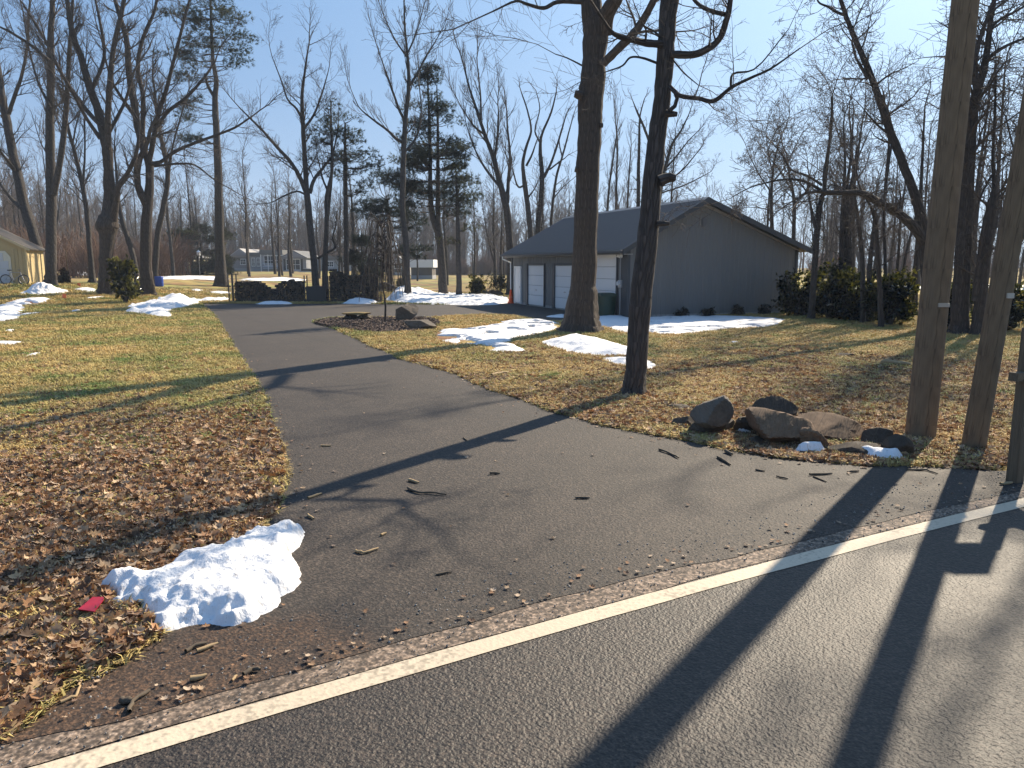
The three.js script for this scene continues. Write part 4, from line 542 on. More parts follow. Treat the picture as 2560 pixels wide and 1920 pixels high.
function tree(name, label, stems, limbs, P, o = {}) {
  const rng = RNG(tseed += 13), b = stems[0][0], bx = b[0], bz = b[2], gy = groundH(bx, bz), t = thing(name, label, 'tree', [bx, gy, bz], 0, o.group), rel = (pts) => pts.map((p) => [p[0] - bx, p[1] - gy, p[2] - bz, p[3]]);
  const bark = o.bark || M.bark, crown = new GB();
  stems.forEach((s, k) => {
    let L = rel(s); if (k === 0) { L[0][1] = 0; if (o.flare !== 0) { const r = L[0][3], f = o.flare || 1.45, q = L[1], h = Math.hypot(q[0], q[1], q[2]), m = (y) => [q[0] * y / h, y, q[2] * y / h]; L = [[0, -0.25, 0, r * f * 1.25], [0, 0.02, 0, r * f], [...m(r * 0.55), r * (1 + (f - 1) * 0.5)], [...m(r * 1.3), r * (1 + (f - 1) * 0.18)], [...m(r * 2.4), r * (1 + (f - 1) * 0.03)], ...L.slice(1).filter((p) => p[1] > r * 3)]; } }
    const fine = lumpy(L, rng, o.lump || 0.04); const g = new GB().tube(fine, L[0][3] > 0.2 ? 18 : 10).geo();
    if (k === 0 && o.flare !== 0) { const p = g.attributes.position, R = L[0][3]; for (let i = 0; i < p.count; i++) { const y = p.getY(i); if (y < R * 2.2) { const a = Math.atan2(p.getZ(i), p.getX(i)), w = 1 + 0.28 * Math.max(0, 1 - y / (R * 2.2)) * (Math.sin(a * 5 + bx) * 0.6 + Math.sin(a * 3 + bz) * 0.4); p.setX(i, p.getX(i) * w); p.setZ(i, p.getZ(i) * w); } } g.computeVertexNormals(); }
    part(k ? 'limb' : 'trunk', g, bark, t); grow(crown, rng, fine, P, k ? 0.25 : P.from);
  });
  for (const l of limbs) { const f = lumpy(rel(l), rng, 0.05); part('limb', new GB().tube(f, l[0][3] > 0.1 ? 10 : 7).geo(), bark, t); grow(crown, rng, f, P, 0.15); }
  if (o.stubs) for (const s of o.stubs) part('stub', new GB().tube(rel(s), 10).geo(), bark, t);
  { const c = part('branches', crown.geo(), o.twig || M.twig, t); if (P.lev === 1) c.userData.kind = 'stuff'; }
  if (o.ivy) { const q = new GB(); for (const s of o.ivy) { const L = lumpy(rel(s), rng, 0.02); for (let i = 0; i < L.length - 1; i++) for (let j = 0; j < (o.ivyN || 34); j++) { const a = rng(), an = rng() * 6.283, r = L[i][3] + 0.02 + rng() * 0.16; leaf(q, rng, V(L[i][0] + (L[i + 1][0] - L[i][0]) * a + Math.cos(an) * r, L[i][1] + (L[i + 1][1] - L[i][1]) * a, L[i][2] + (L[i + 1][2] - L[i][2]) * a + Math.sin(an) * r), 0.09); } } part('ivy', q.geo(), mIvy, t); }
  return t;
}
function leaf(gb, rng, c, s) { // a small folded leaf
  const d = rvec(rng).normalize(), e = rvec(rng).cross(d).normalize(), n = V().crossVectors(d, e), a = c, b = c.clone().addScaledVector(d, s), m = c.clone().addScaledVector(d, s * 0.5), l = m.clone().addScaledVector(e, s * 0.28).addScaledVector(n, s * 0.1), r = m.clone().addScaledVector(e, -s * 0.28).addScaledVector(n, s * 0.1);
  gb.tri(a.toArray(), l.toArray(), b.toArray(), n.toArray()); gb.tri(a.toArray(), b.toArray(), r.toArray(), n.toArray());
}
const mIvy = leafy([0.06, 0.085, 0.035], 0.45, 0.3), mShrub = leafy([0.25, 0.29, 0.13], 0.22, 0.45), mShrubY = leafy([0.5, 0.5, 0.16], 0.4, 0.5), mNeedle = leafy([0.085, 0.115, 0.065], 0.6, 0.3), mNeedleY = leafy([0.16, 0.175, 0.075], 0.6, 0.35), mSpruce = leafy([0.045, 0.065, 0.045], 0.7, 0.25);

// the two trunks in the middle
tree('maple_tree', 'thick grey trunked tree standing in snow before the garage', [[[2.316,-0.109,-25.5,0.491],[2.342,0.529,-25.525,0.476],[2.394,1.563,-25.55,0.422],[2.454,3.346,-25.575,0.398],[2.499,5.524,-25.6,0.38],[2.545,6.747,-25.625,0.397],[2.554,7.534,-25.65,0.414],[2.638,8.256,-25.675,0.406],[2.643,8.855,-25.7,0.368],[2.693,9.743,-25.725,0.434],[2.563,10.275,-25.75,0.347],[2.521,11.093,-25.775,0.32],[2.595,12.359,-25.8,0.245]], [[2.929,9.59,-25.6,0.278],[3.006,10.078,-25.3,0.243],[3.202,10.379,-25.0,0.222],[3.616,11.164,-24.7,0.183],[4.007,12.131,-24.4,0.144]]],
  [[[2.912,8.577,-25.3,0.135],[3.36,8.975,-25.05,0.139],[3.795,9.361,-24.8,0.132],[4.098,9.79,-24.55,0.118],[4.278,10.151,-24.3,0.105],[4.556,10.823,-24.05,0.086],[4.702,11.732,-23.8,0.068]], [[2.21,10.42,-25.3,0.079],[1.404,10.323,-25.0,0.066],[0.973,10.048,-24.7,0.059],[0.434,10.074,-24.4,0.047],[0.139,10.059,-24.1,0.038],[-0.606,9.656,-23.8,0.023]], [[2.237,8.519,-25.3,0.028],[1.726,8.688,-25.05,0.021],[1.347,8.737,-24.8,0.015]], [[2.523,11.101,-25.8,0.185],[1.919,12.302,-26.55,0.145],[1.378,13.9,-27.3,0.109]]],
  { ...PR.maple, from: 0.93, den: 1.3 }, { bark: M.barkBrown, flare: 1.6, stubs: [[[2.256,7.591,-25.35,0.142],[2.106,7.65,-25.35,0.136],[2.007,7.673,-25.35,0.105]], [[2.163,5.31,-25.35,0.113],[2.05,5.334,-25.35,0.094]], [[2.842,6.698,-25.35,0.093],[2.941,6.698,-25.35,0.069]]], lump: 0.035 });
tree('maple_tree', 'slim leaning trunk with cut stubs and a curling limb beside the drive', [[[2.119,0.031,-12.97,0.182],[2.159,0.504,-12.985,0.184],[2.19,1.34,-13.001,0.189],[2.219,1.835,-13.016,0.182],[2.314,2.809,-13.032,0.173],[2.367,3.762,-13.047,0.162],[2.426,4.388,-13.062,0.148],[2.49,5.005,-13.078,0.137],[2.522,5.615,-13.093,0.146],[2.542,6.068,-13.108,0.139],[2.571,6.517,-13.124,0.148],[2.608,7.108,-13.139,0.138],[2.634,7.835,-13.155,0.109],[2.67,8.691,-13.17,0.086]]],
  [[[2.576,5.624,-12.9,0.063],[2.811,5.594,-12.829,0.062],[2.98,5.596,-12.757,0.059],[3.263,5.757,-12.686,0.052],[3.369,6.039,-12.614,0.049],[3.405,6.328,-12.543,0.042],[3.402,6.723,-12.471,0.033],[3.305,7.108,-12.4,0.026]], [[3.345,6.134,-12.6,0.036],[3.102,6.247,-12.733,0.034],[2.913,6.434,-12.867,0.029],[2.776,6.797,-13.0,0.022]], [[2.434,5.805,-13.0,0.063],[2.162,5.79,-12.88,0.059],[1.955,5.798,-12.76,0.052],[1.691,5.822,-12.64,0.046],[1.553,5.862,-12.52,0.03],[1.323,6.114,-12.4,0.021]], [[2.362,5.482,-12.9,0.022],[2.084,5.527,-12.75,0.019],[1.876,5.494,-12.6,0.017],[1.736,5.335,-12.45,0.014],[1.478,5.213,-12.3,0.01]], [[2.577,5.118,-12.9,0.038],[2.638,5.021,-12.8,0.038],[2.713,4.932,-12.7,0.036],[2.97,4.875,-12.6,0.034],[3.192,4.813,-12.5,0.037],[3.431,4.992,-12.4,0.029],[3.696,5.113,-12.3,0.022],[3.956,5.217,-12.2,0.018],[4.373,5.498,-12.1,0.01]], [[3.486,5.037,-12.6,0.02],[3.461,5.202,-12.433,0.018],[3.739,5.233,-12.267,0.013],[4.185,5.774,-12.1,0.007]], [[2.611,5.535,-12.9,0.014],[2.773,5.291,-12.75,0.012],[2.962,5.081,-12.6,0.008]], [[2.381,5.89,-12.9,0.019],[2.32,6.036,-13.1,0.016],[2.193,6.178,-13.3,0.013],[2.054,6.579,-13.5,0.008]], [[2.601,7.094,-13.1,0.078],[3.074,7.668,-13.6,0.064],[3.491,8.572,-14.1,0.046]], [[2.607,7.383,-13.1,0.078],[2.152,7.6,-12.6,0.056],[1.793,8.039,-12.1,0.037]]],
  { ...PR.droop, from: 0.97, den: 3.4, len: 0.95, rmin: 0.0032, up: 0.05 }, { bark: M.bark, flare: 1.25, stubs: [[[2.502,4.702,-12.85,0.054],[2.581,4.686,-12.85,0.057],[2.698,4.68,-12.85,0.038]], [[2.44,3.615,-12.85,0.102],[2.535,3.662,-12.85,0.089],[2.614,3.677,-12.85,0.08],[2.707,3.671,-12.85,0.054]], [[2.413,2.927,-12.85,0.055],[2.526,2.933,-12.85,0.048],[2.623,2.927,-12.85,0.029]], [[2.554,4.722,-12.8,0.035],[2.645,4.797,-12.8,0.034],[2.679,4.917,-12.8,0.031],[2.622,5.036,-12.8,0.025]]], lump: 0.03 });

// left group
tree('bare_tree', 'leaning dark tree behind the yellow shed', [[[-35.056,1.287,-57.0,0.401],[-35.444,3.707,-57.125,0.363],[-36.117,6.385,-57.25,0.337],[-36.513,8.897,-57.375,0.311],[-36.821,10.839,-57.5,0.298],[-37.099,13.039,-57.625,0.273],[-37.361,15.356,-57.75,0.237],[-37.579,18.051,-57.875,0.188],[-38.031,21.109,-58.0,0.152]]], [[[-36.473,13.056,-57.0,0.153],[-35.693,14.178,-56.625,0.128],[-34.842,15.407,-56.25,0.115],[-34.008,17.249,-55.875,0.091],[-33.405,19.546,-55.5,0.067]], [[-36.244,6.367,-57.0,0.144],[-37.1,7.089,-57.333,0.12],[-38.061,8.236,-57.667,0.096],[-38.995,9.666,-58.0,0.072]], [[-36.458,9.128,-57.0,0.119],[-36.576,9.858,-56.333,0.105],[-36.499,10.299,-55.667,0.081],[-36.544,12.029,-55.0,0.057]]], PR.maple);
tree('bare_tree', 'tall twin stemmed bare tree beside the shed', [[[-30.5,0.832,-50.27,0.343],[-30.261,3.783,-50.341,0.309],[-30.009,6.872,-50.413,0.295],[-29.791,10.51,-50.484,0.261],[-29.407,14.075,-50.556,0.227],[-29.263,16.419,-50.627,0.195],[-29.053,18.05,-50.699,0.154],[-28.752,21.023,-50.77,0.112]].map((p) => p), [[-29.731,6.731,-50.2,0.21],[-29.233,8.047,-50.033,0.188],[-28.543,10.409,-49.867,0.175],[-27.934,13.298,-49.7,0.143],[-27.51,15.547,-49.533,0.121],[-27.033,17.746,-49.367,0.09],[-26.682,19.897,-49.2,0.069]]], [[[-29.172,14.919,-50.2,0.113],[-29.868,15.636,-49.867,0.101],[-31.013,16.452,-49.533,0.08],[-31.482,16.692,-49.2,0.06]], [[-29.416,12.12,-50.2,0.093],[-30.228,13.718,-50.533,0.072],[-30.836,15.905,-50.867,0.052],[-31.186,18.206,-51.2,0.041]]], PR.tall);
tree('young_tree', 'thin bowed bare trunk between the shed and the knobbed tree', [[[-31.991,0.979,-58.0,0.21],[-32.081,4.022,-58.167,0.184],[-32.16,6.178,-58.333,0.172],[-32.427,8.322,-58.5,0.159],[-32.839,10.453,-58.667,0.134],[-33.321,12.572,-58.833,0.109],[-33.487,14.954,-59.0,0.073]]], [[[-32.091,8.13,-58.0,0.085],[-31.749,10.36,-58.0,0.072],[-31.534,13.109,-58.0,0.054]], [[-32.631,10.913,-58.0,0.06],[-32.208,12.426,-58.0,0.054],[-31.741,13.654,-58.0,0.036]]], PR.tall);
tree('knobbed_tree', 'massive knobbed trunk that splits into many upright limbs', [[[-25.513,0.39,-47.62,0.427],[-25.4,1.923,-47.651,0.395],[-25.259,3.23,-47.682,0.404],[-25.158,4.057,-47.714,0.463],[-25.13,4.587,-47.745,0.664],[-25.064,4.999,-47.776,0.603],[-24.969,5.469,-47.807,0.402],[-24.865,6.636,-47.839,0.34],[-24.836,8.026,-47.87,0.289],[-24.837,9.062,-47.901,0.308],[-24.996,10.32,-47.932,0.268],[-25.25,11.681,-47.964,0.237],[-25.59,12.696,-47.995,0.217],[-26.024,14.592,-48.026,0.186],[-26.46,16.138,-48.057,0.156],[-26.572,17.886,-48.089,0.126],[-26.621,20.043,-48.12,0.087]]], [[[-24.657,9.375,-47.7,0.198],[-24.422,10.92,-47.5,0.176],[-24.131,12.434,-47.3,0.165],[-23.535,14.894,-47.1,0.144],[-22.67,17.289,-46.9,0.123],[-22.056,19.518,-46.7,0.084]], [[-24.795,4.878,-47.7,0.301],[-24.378,6.031,-47.54,0.199],[-24.043,6.939,-47.38,0.168],[-23.37,7.721,-47.22,0.138],[-22.677,8.83,-47.06,0.108],[-22.339,9.924,-46.9,0.068]], [[-24.914,10.506,-47.7,0.148],[-26.006,11.678,-47.95,0.128],[-27.274,13.524,-48.2,0.108],[-28.283,15.589,-48.45,0.089],[-29.619,17.866,-48.7,0.059]], [[-24.796,9.828,-47.7,0.128],[-24.446,10.82,-48.2,0.109],[-23.871,12.281,-48.7,0.09],[-23.509,13.986,-49.2,0.07]], [[-25.09,9.828,-47.7,0.119],[-25.548,11.056,-47.033,0.097],[-25.854,12.342,-46.367,0.076],[-26.235,13.678,-45.7,0.056]], [[-25.442,12.521,-47.7,0.117],[-24.715,14.636,-48.2,0.098],[-25.037,16.766,-48.7,0.079],[-25.595,18.91,-49.2,0.059]]], { ...PR.maple, from: 0.6 }, { bark: M.barkBrown, flare: 1.35, lump: 0.07 });
tree('maple_tree', 'many limbed tall tree left of the blue barrel', [[[-23.88,0.284,-49.69,0.414],[-23.866,1.909,-49.732,0.36],[-23.698,4.38,-49.773,0.346],[-23.52,5.848,-49.815,0.314],[-23.296,7.425,-49.857,0.25],[-23.279,8.75,-49.898,0.239],[-23.596,9.709,-49.94,0.228],[-23.823,11.019,-49.982,0.217],[-24.03,12.554,-50.023,0.206],[-24.19,14.192,-50.065,0.184],[-24.203,16.274,-50.107,0.163],[-24.537,17.652,-50.148,0.132],[-25.093,19.917,-50.19,0.091]]], [[[-23.571,6.082,-49.7,0.24],[-23.894,7.272,-49.533,0.207],[-23.712,8.562,-49.367,0.205],[-23.203,9.364,-49.2,0.153]], [[-23.204,8.486,-49.7,0.176],[-22.58,10.341,-49.45,0.153],[-21.984,11.924,-49.2,0.142],[-21.438,12.904,-48.95,0.12],[-20.66,14.765,-48.7,0.099],[-19.743,17.13,-48.45,0.078],[-18.933,19.002,-48.2,0.048]], [[-23.133,8.605,-49.7,0.145],[-22.523,8.746,-49.867,0.124],[-21.689,9.365,-50.033,0.104],[-20.485,9.927,-50.2,0.094],[-19.283,10.395,-50.367,0.083],[-17.819,10.996,-50.533,0.068],[-16.717,11.742,-50.7,0.047]], [[-22.974,9.91,-49.7,0.124],[-22.032,11.743,-50.075,0.113],[-20.895,12.76,-50.45,0.098],[-19.725,14.138,-50.825,0.078],[-19.127,15.172,-51.2,0.052]], [[-23.544,9.673,-49.7,0.155],[-23.319,12.762,-49.9,0.143],[-23.616,14.432,-50.1,0.133],[-23.264,16.328,-50.3,0.112],[-22.505,17.988,-50.5,0.092],[-22.079,20.096,-50.7,0.061]], [[-23.826,11.555,-49.7,0.123],[-24.237,12.384,-49.2,0.101],[-24.611,13.415,-48.7,0.07],[-24.696,14.858,-48.2,0.049]], [[-22.836,8.462,-49.7,0.083],[-21.117,8.597,-49.45,0.067],[-20.041,8.47,-49.2,0.056],[-18.78,7.567,-48.95,0.041],[-17.279,6.715,-48.7,0.025]]], { ...PR.maple, from: 0.65 }, { bark: M.barkBrown, flare: 1.35, lump: 0.05 });
tree('bare_tree', 'dark leaning tree behind the many limbed one', [[[-28.246,2.662,-60.0,0.229],[-27.71,4.825,-60.167,0.216],[-27.183,6.902,-60.333,0.203],[-26.788,9.259,-60.5,0.177],[-27.092,11.312,-60.667,0.151],[-27.447,13.64,-60.833,0.125],[-27.588,15.81,-61.0,0.088]]], [[[-26.597,9.201,-60.0,0.1],[-25.743,11.42,-59.5,0.074],[-24.628,13.85,-59.0,0.049]]], PR.tall);
tree('young_tree', 'leaning thin trunk between the two big left trees', [[[-28.543,1.416,-58.0,0.222],[-28.851,2.867,-58.2,0.197],[-29.277,4.317,-58.4,0.185],[-29.703,5.766,-58.6,0.16],[-29.946,7.641,-58.8,0.111],[-30.02,9.794,-59.0,0.074]]], [], PR.tall);
tree('sapling', 'pale thin sapling near the shed corner', [[[-31.267,0.979,-52.0,0.063],[-31.33,1.567,-52.0,0.055],[-31.326,2.27,-52.0,0.047],[-31.247,3.434,-52.0,0.035],[-31.152,4.59,-52.0,0.023]]], [[[-31.273,1.332,-52.0,0.036],[-31.088,2.036,-52.0,0.032],[-30.991,2.814,-52.0,0.02]]], { ...PR.upright, len: 0.9, den: 3, rmin: 0.006 }, { flare: 0, bark: M.wood, twig: M.twigRed });
tree('sapling', 'pale bent sapling behind the snow near the shed', [[[-32.603,0.924,-56.0,0.06],[-32.634,1.515,-56.0,0.051],[-32.641,2.355,-56.0,0.042],[-32.676,3.358,-56.0,0.03]]], [], { ...PR.upright, len: 0.9, den: 3, rmin: 0.006 }, { flare: 0, bark: M.wood, twig: M.twigRed });

// middle distance bare trees
tree('bare_tree', 'forked bare tree with a wide left limb behind the woodpile', [[[-12.117,0.865,-47.0,0.239],[-12.183,2.162,-47.0,0.202],[-12.333,4.262,-47.0,0.201],[-12.418,5.874,-47.0,0.2],[-12.462,6.787,-47.0,0.164],[-12.491,8.822,-47.0,0.139],[-12.523,10.496,-47.0,0.127],[-12.497,12.151,-47.0,0.098],[-12.292,13.461,-47.0,0.069],[-12.07,14.652,-47.0,0.046]]], [[[-12.441,6.445,-47.0,0.152],[-12.796,7.45,-46.833,0.128],[-13.178,8.217,-46.667,0.116],[-14.004,9.196,-46.5,0.098],[-14.709,10.05,-46.333,0.074],[-15.302,10.676,-46.167,0.057],[-15.888,11.294,-46.0,0.034]], [[-12.272,6.56,-47.0,0.129],[-12.034,7.383,-47.25,0.106],[-11.539,8.096,-47.5,0.082],[-10.978,8.927,-47.75,0.059],[-10.757,10.104,-48.0,0.035]], [[-12.52,10.828,-47.0,0.081],[-12.826,11.442,-46.75,0.063],[-13.193,11.828,-46.5,0.051],[-13.466,12.854,-46.25,0.039],[-13.885,14.177,-46.0,0.022]], [[-12.486,10.274,-47.0,0.081],[-11.961,11.112,-47.333,0.07],[-11.533,12.291,-47.667,0.052],[-11.152,13.699,-48.0,0.029]], [[-12.42,6.388,-47.0,0.07],[-12.96,6.639,-46.875,0.058],[-13.633,6.423,-46.75,0.047],[-14.549,5.959,-46.625,0.029],[-15.212,5.858,-46.5,0.017]]], { ...PR.maple, from: 0.5, len: 1.9 });
tree('young_tree', 'slender crooked trunk touching the forked tree', [[[-11.775,0.85,-47.5,0.145],[-11.662,2.517,-47.5,0.132],[-11.452,4.867,-47.5,0.119],[-11.366,6.49,-47.5,0.118],[-11.022,7.753,-47.5,0.094],[-10.928,9.345,-47.5,0.07],[-10.975,10.584,-47.5,0.047]]], [[[-12.089,2.636,-47.5,0.084],[-11.5,2.99,-47.5,0.078],[-10.948,3.344,-47.5,0.072],[-11.11,3.814,-47.5,0.06],[-10.969,4.4,-47.5,0.048]], [[-11.298,6.721,-47.5,0.071],[-11.566,7.41,-47.5,0.059],[-11.716,8.096,-47.5,0.041]]], { ...PR.maple, from: 0.7, len: 1.2 });
tree('tulip_tree', 'tall straight bare tree towering behind the woodpile', [[[-6.585,0.714,-48.0,0.232],[-6.608,1.921,-48.0,0.194],[-6.641,3.712,-48.0,0.193],[-6.813,5.717,-48.0,0.18],[-6.73,7.811,-48.0,0.167],[-6.629,9.648,-48.0,0.154],[-6.476,11.237,-48.0,0.135],[-6.259,13.143,-48.0,0.117],[-6.307,14.695,-48.0,0.081],[-6.424,16.23,-48.0,0.058],[-6.445,17.857,-48.0,0.04]]], [[[-6.653,9.648,-48.0,0.107],[-7.068,9.844,-47.8,0.094],[-7.496,10.264,-47.6,0.076],[-8.379,10.901,-47.4,0.058],[-9.133,11.53,-47.2,0.035],[-9.419,12.151,-47.0,0.023]], [[-6.507,10.898,-48.0,0.094],[-6.789,11.414,-47.75,0.082],[-7.189,12.588,-47.5,0.064],[-7.526,13.63,-47.25,0.046],[-7.856,14.652,-47.0,0.028]], [[-6.275,12.92,-48.0,0.082],[-5.761,13.779,-48.333,0.071],[-5.311,14.756,-48.667,0.053],[-4.738,15.74,-49.0,0.036]], [[-6.642,9.076,-48.0,0.083],[-6.19,9.572,-48.25,0.077],[-5.788,10.415,-48.5,0.066],[-5.616,11.606,-48.75,0.048],[-5.736,13.143,-49.0,0.036]], [[-6.309,14.585,-48.0,0.058],[-7.0,15.544,-47.5,0.046],[-7.517,16.685,-47.0,0.028]], [[-6.304,14.805,-48.0,0.058],[-5.854,16.045,-48.5,0.047],[-5.476,17.52,-49.0,0.029]]], { ...PR.upright, from: 0.55, len: 1.9, den: 2.2 });
tree('bare_tree', 'fan shaped bare tree behind the left end of the garage', [[[-0.069,0.458,-56.0,0.299],[-0.139,3.262,-56.0,0.268],[-0.279,5.335,-56.0,0.267],[-0.529,6.841,-56.0,0.238],[-0.972,8.468,-56.0,0.195],[-1.315,9.813,-56.0,0.166],[-1.929,11.413,-56.0,0.131],[-2.47,12.998,-56.0,0.103],[-3.005,14.569,-56.0,0.075],[-3.399,16.125,-56.0,0.054]]], [[[-0.348,6.704,-56.0,0.168],[-0.278,8.097,-56.333,0.126],[-0.138,9.903,-56.667,0.098],[-0.348,12.25,-57.0,0.063]], [[-1.273,9.679,-56.0,0.111],[-1.042,11.494,-56.5,0.083],[-0.976,13.19,-57.0,0.056]], [[-0.834,7.792,-56.0,0.112],[-1.656,8.699,-55.667,0.083],[-2.461,9.987,-55.333,0.062],[-2.978,11.249,-55.0,0.041]], [[-1.929,11.413,-56.0,0.083],[-2.702,11.899,-55.0,0.061],[-3.438,12.867,-54.0,0.04]], [[-2.198,12.471,-56.0,0.083],[-2.275,14.415,-56.5,0.062],[-2.491,16.373,-57.0,0.042]]], { ...PR.upright, from: 0.45, len: 2.4, den: 2.6 });
tree('ivy_snag', 'broken topped trunk with stubby limbs behind the garage roof', [[[1.396,1.613,-54.0,0.205],[1.304,4.298,-54.0,0.183],[1.066,6.548,-54.0,0.175],[0.888,7.857,-54.0,0.161],[0.75,9.157,-54.0,0.114],[0.988,10.318,-54.0,0.093],[1.317,11.343,-54.0,0.073],[1.047,12.742,-54.0,0.053],[0.647,13.878,-54.0,0.04]]], [[[0.888,7.727,-54.0,0.081],[0.458,7.596,-54.0,0.067],[0.055,8.768,-54.0,0.047]], [[0.991,9.027,-54.0,0.087],[1.39,9.803,-54.0,0.067],[1.653,10.575,-54.0,0.04]], [[1.065,6.811,-54.0,0.067],[1.467,7.335,-54.0,0.047]]], PR.snag);
tree('ivy_snag', 'ivy wrapped double topped trunk behind the garage roof', [[[1.757,1.601,-55.0,0.195],[1.852,4.607,-55.0,0.186],[2.047,6.628,-55.0,0.178],[2.132,8.359,-55.0,0.171],[1.983,10.467,-55.0,0.115],[2.087,11.251,-55.0,0.088],[2.752,12.807,-55.0,0.067],[3.077,14.094,-55.0,0.04]]], [[[2.242,8.359,-55.0,0.123],[2.779,9.417,-55.0,0.089],[3.309,10.99,-55.0,0.068],[3.766,12.549,-55.0,0.04]], [[2.647,8.889,-55.0,0.061],[3.324,9.417,-55.0,0.054],[3.73,9.68,-55.0,0.034]], [[1.982,10.729,-55.0,0.075],[1.612,11.511,-55.0,0.054],[1.941,13.065,-55.0,0.04],[1.666,14.222,-55.0,0.027]]], PR.snag, { ivy: [[[1.852,4.607,-55.0,0.186],[2.047,6.628,-55.0,0.178],[2.132,8.359,-55.0,0.171],[2.068,9.943,-55.0,0.116]]], ivyN: 46 });
tree('bare_tree', 'thin bare trunk right of the ivy wrapped one', [[[2.831,1.577,-57.0,0.115],[2.889,5.114,-57.0,0.107],[3.07,7.341,-57.0,0.099],[3.311,8.856,-57.0,0.085],[3.721,10.222,-57.0,0.07],[4.26,12.252,-57.0,0.042],[4.528,13.191,-57.0,0.028]]], [[[3.044,7.064,-57.0,0.05],[3.746,7.893,-57.0,0.035],[4.588,8.582,-57.0,0.021]], [[3.652,10.086,-57.0,0.049],[3.429,11.308,-57.0,0.042],[3.836,12.655,-57.0,0.028]]], { ...PR.snag, den: 1.6 });
for (const [x, y, d, l] of [[660, 700, 66, 'bare slim tree behind the garage ridge between the two trunks'], [705, 640, 68, 'second bare slim tree behind the garage ridge'], [765, 760, 70, 'short bare tree behind the garage ridge by the ivy column']]) { const q = x - 5; tree('young_tree', l, [[q, y]].map(() => x === 660 ? [[8.092,1.471,-66.0,0.117],[8.159,6.537,-66.0,0.107],[8.305,9.104,-66.0,0.09],[8.558,11.166,-66.0,0.073],[8.769,12.738,-66.0,0.049]] : x === 705 ? [[9.198,1.447,-68.0,0.121],[9.172,6.667,-68.0,0.111],[9.148,10.131,-68.0,0.093],[9.166,12.409,-68.0,0.067],[8.909,14.983,-68.0,0.042]] : [[10.533,1.424,-70.0,0.106],[10.44,6.797,-70.0,0.096],[10.514,9.519,-70.0,0.078],[10.627,12.041,-70.0,0.052]]), [], { ...PR.upright, from: 0.4, len: 2.0 }); }
tree('ivy_snag', 'ivy column trunk just left of the slim leaning trunk', [[[9.97,1.542,-60.0,0.167],[9.812,6.44,-60.0,0.15],[9.769,9.204,-60.0,0.134],[9.753,12.069,-60.0,0.089],[9.775,13.485,-60.0,0.059],[10.038,14.61,-60.0,0.037]]], [[[10.567,11.5,-60.0,0.104],[10.092,12.637,-60.0,0.096],[9.547,13.767,-60.0,0.074],[9.235,14.47,-60.0,0.037]]], { ...PR.snag, den: 1.6 }, { ivy: [[[9.812,6.44,-60.0,0.15],[9.769,9.204,-60.0,0.134],[9.734,12.779,-60.0,0.088]]], ivyN: 60 });
tree('ivy_snag', 'spreading ivy clad tree right of the slim leaning trunk', [[[10.857,1.565,-58.0,0.191],[11.007,6.301,-58.0,0.174],[11.164,8.273,-58.0,0.159],[11.48,9.668,-58.0,0.129],[11.932,11.191,-58.0,0.1],[12.475,12.016,-58.0,0.071],[13.006,13.111,-58.0,0.043]]], [[[11.349,9.251,-58.0,0.086],[12.112,10.085,-58.0,0.065],[13.071,11.329,-58.0,0.043],[13.622,11.879,-58.0,0.029]], [[11.24,8.133,-58.0,0.072],[12.715,9.251,-58.0,0.058],[14.088,10.915,-58.0,0.029]], [[11.185,7.571,-58.0,0.065],[12.899,8.133,-58.0,0.05],[14.596,8.972,-58.0,0.029]]], { ...PR.snag, den: 3, len: 1.8, lev: 2, kids: [6, 4] }, { ivy: [[[11.164,8.273,-58.0,0.159],[11.48,9.668,-58.0,0.129],[11.932,11.191,-58.0,0.1],[12.741,12.564,-58.0,0.057]]], ivyN: 40 });

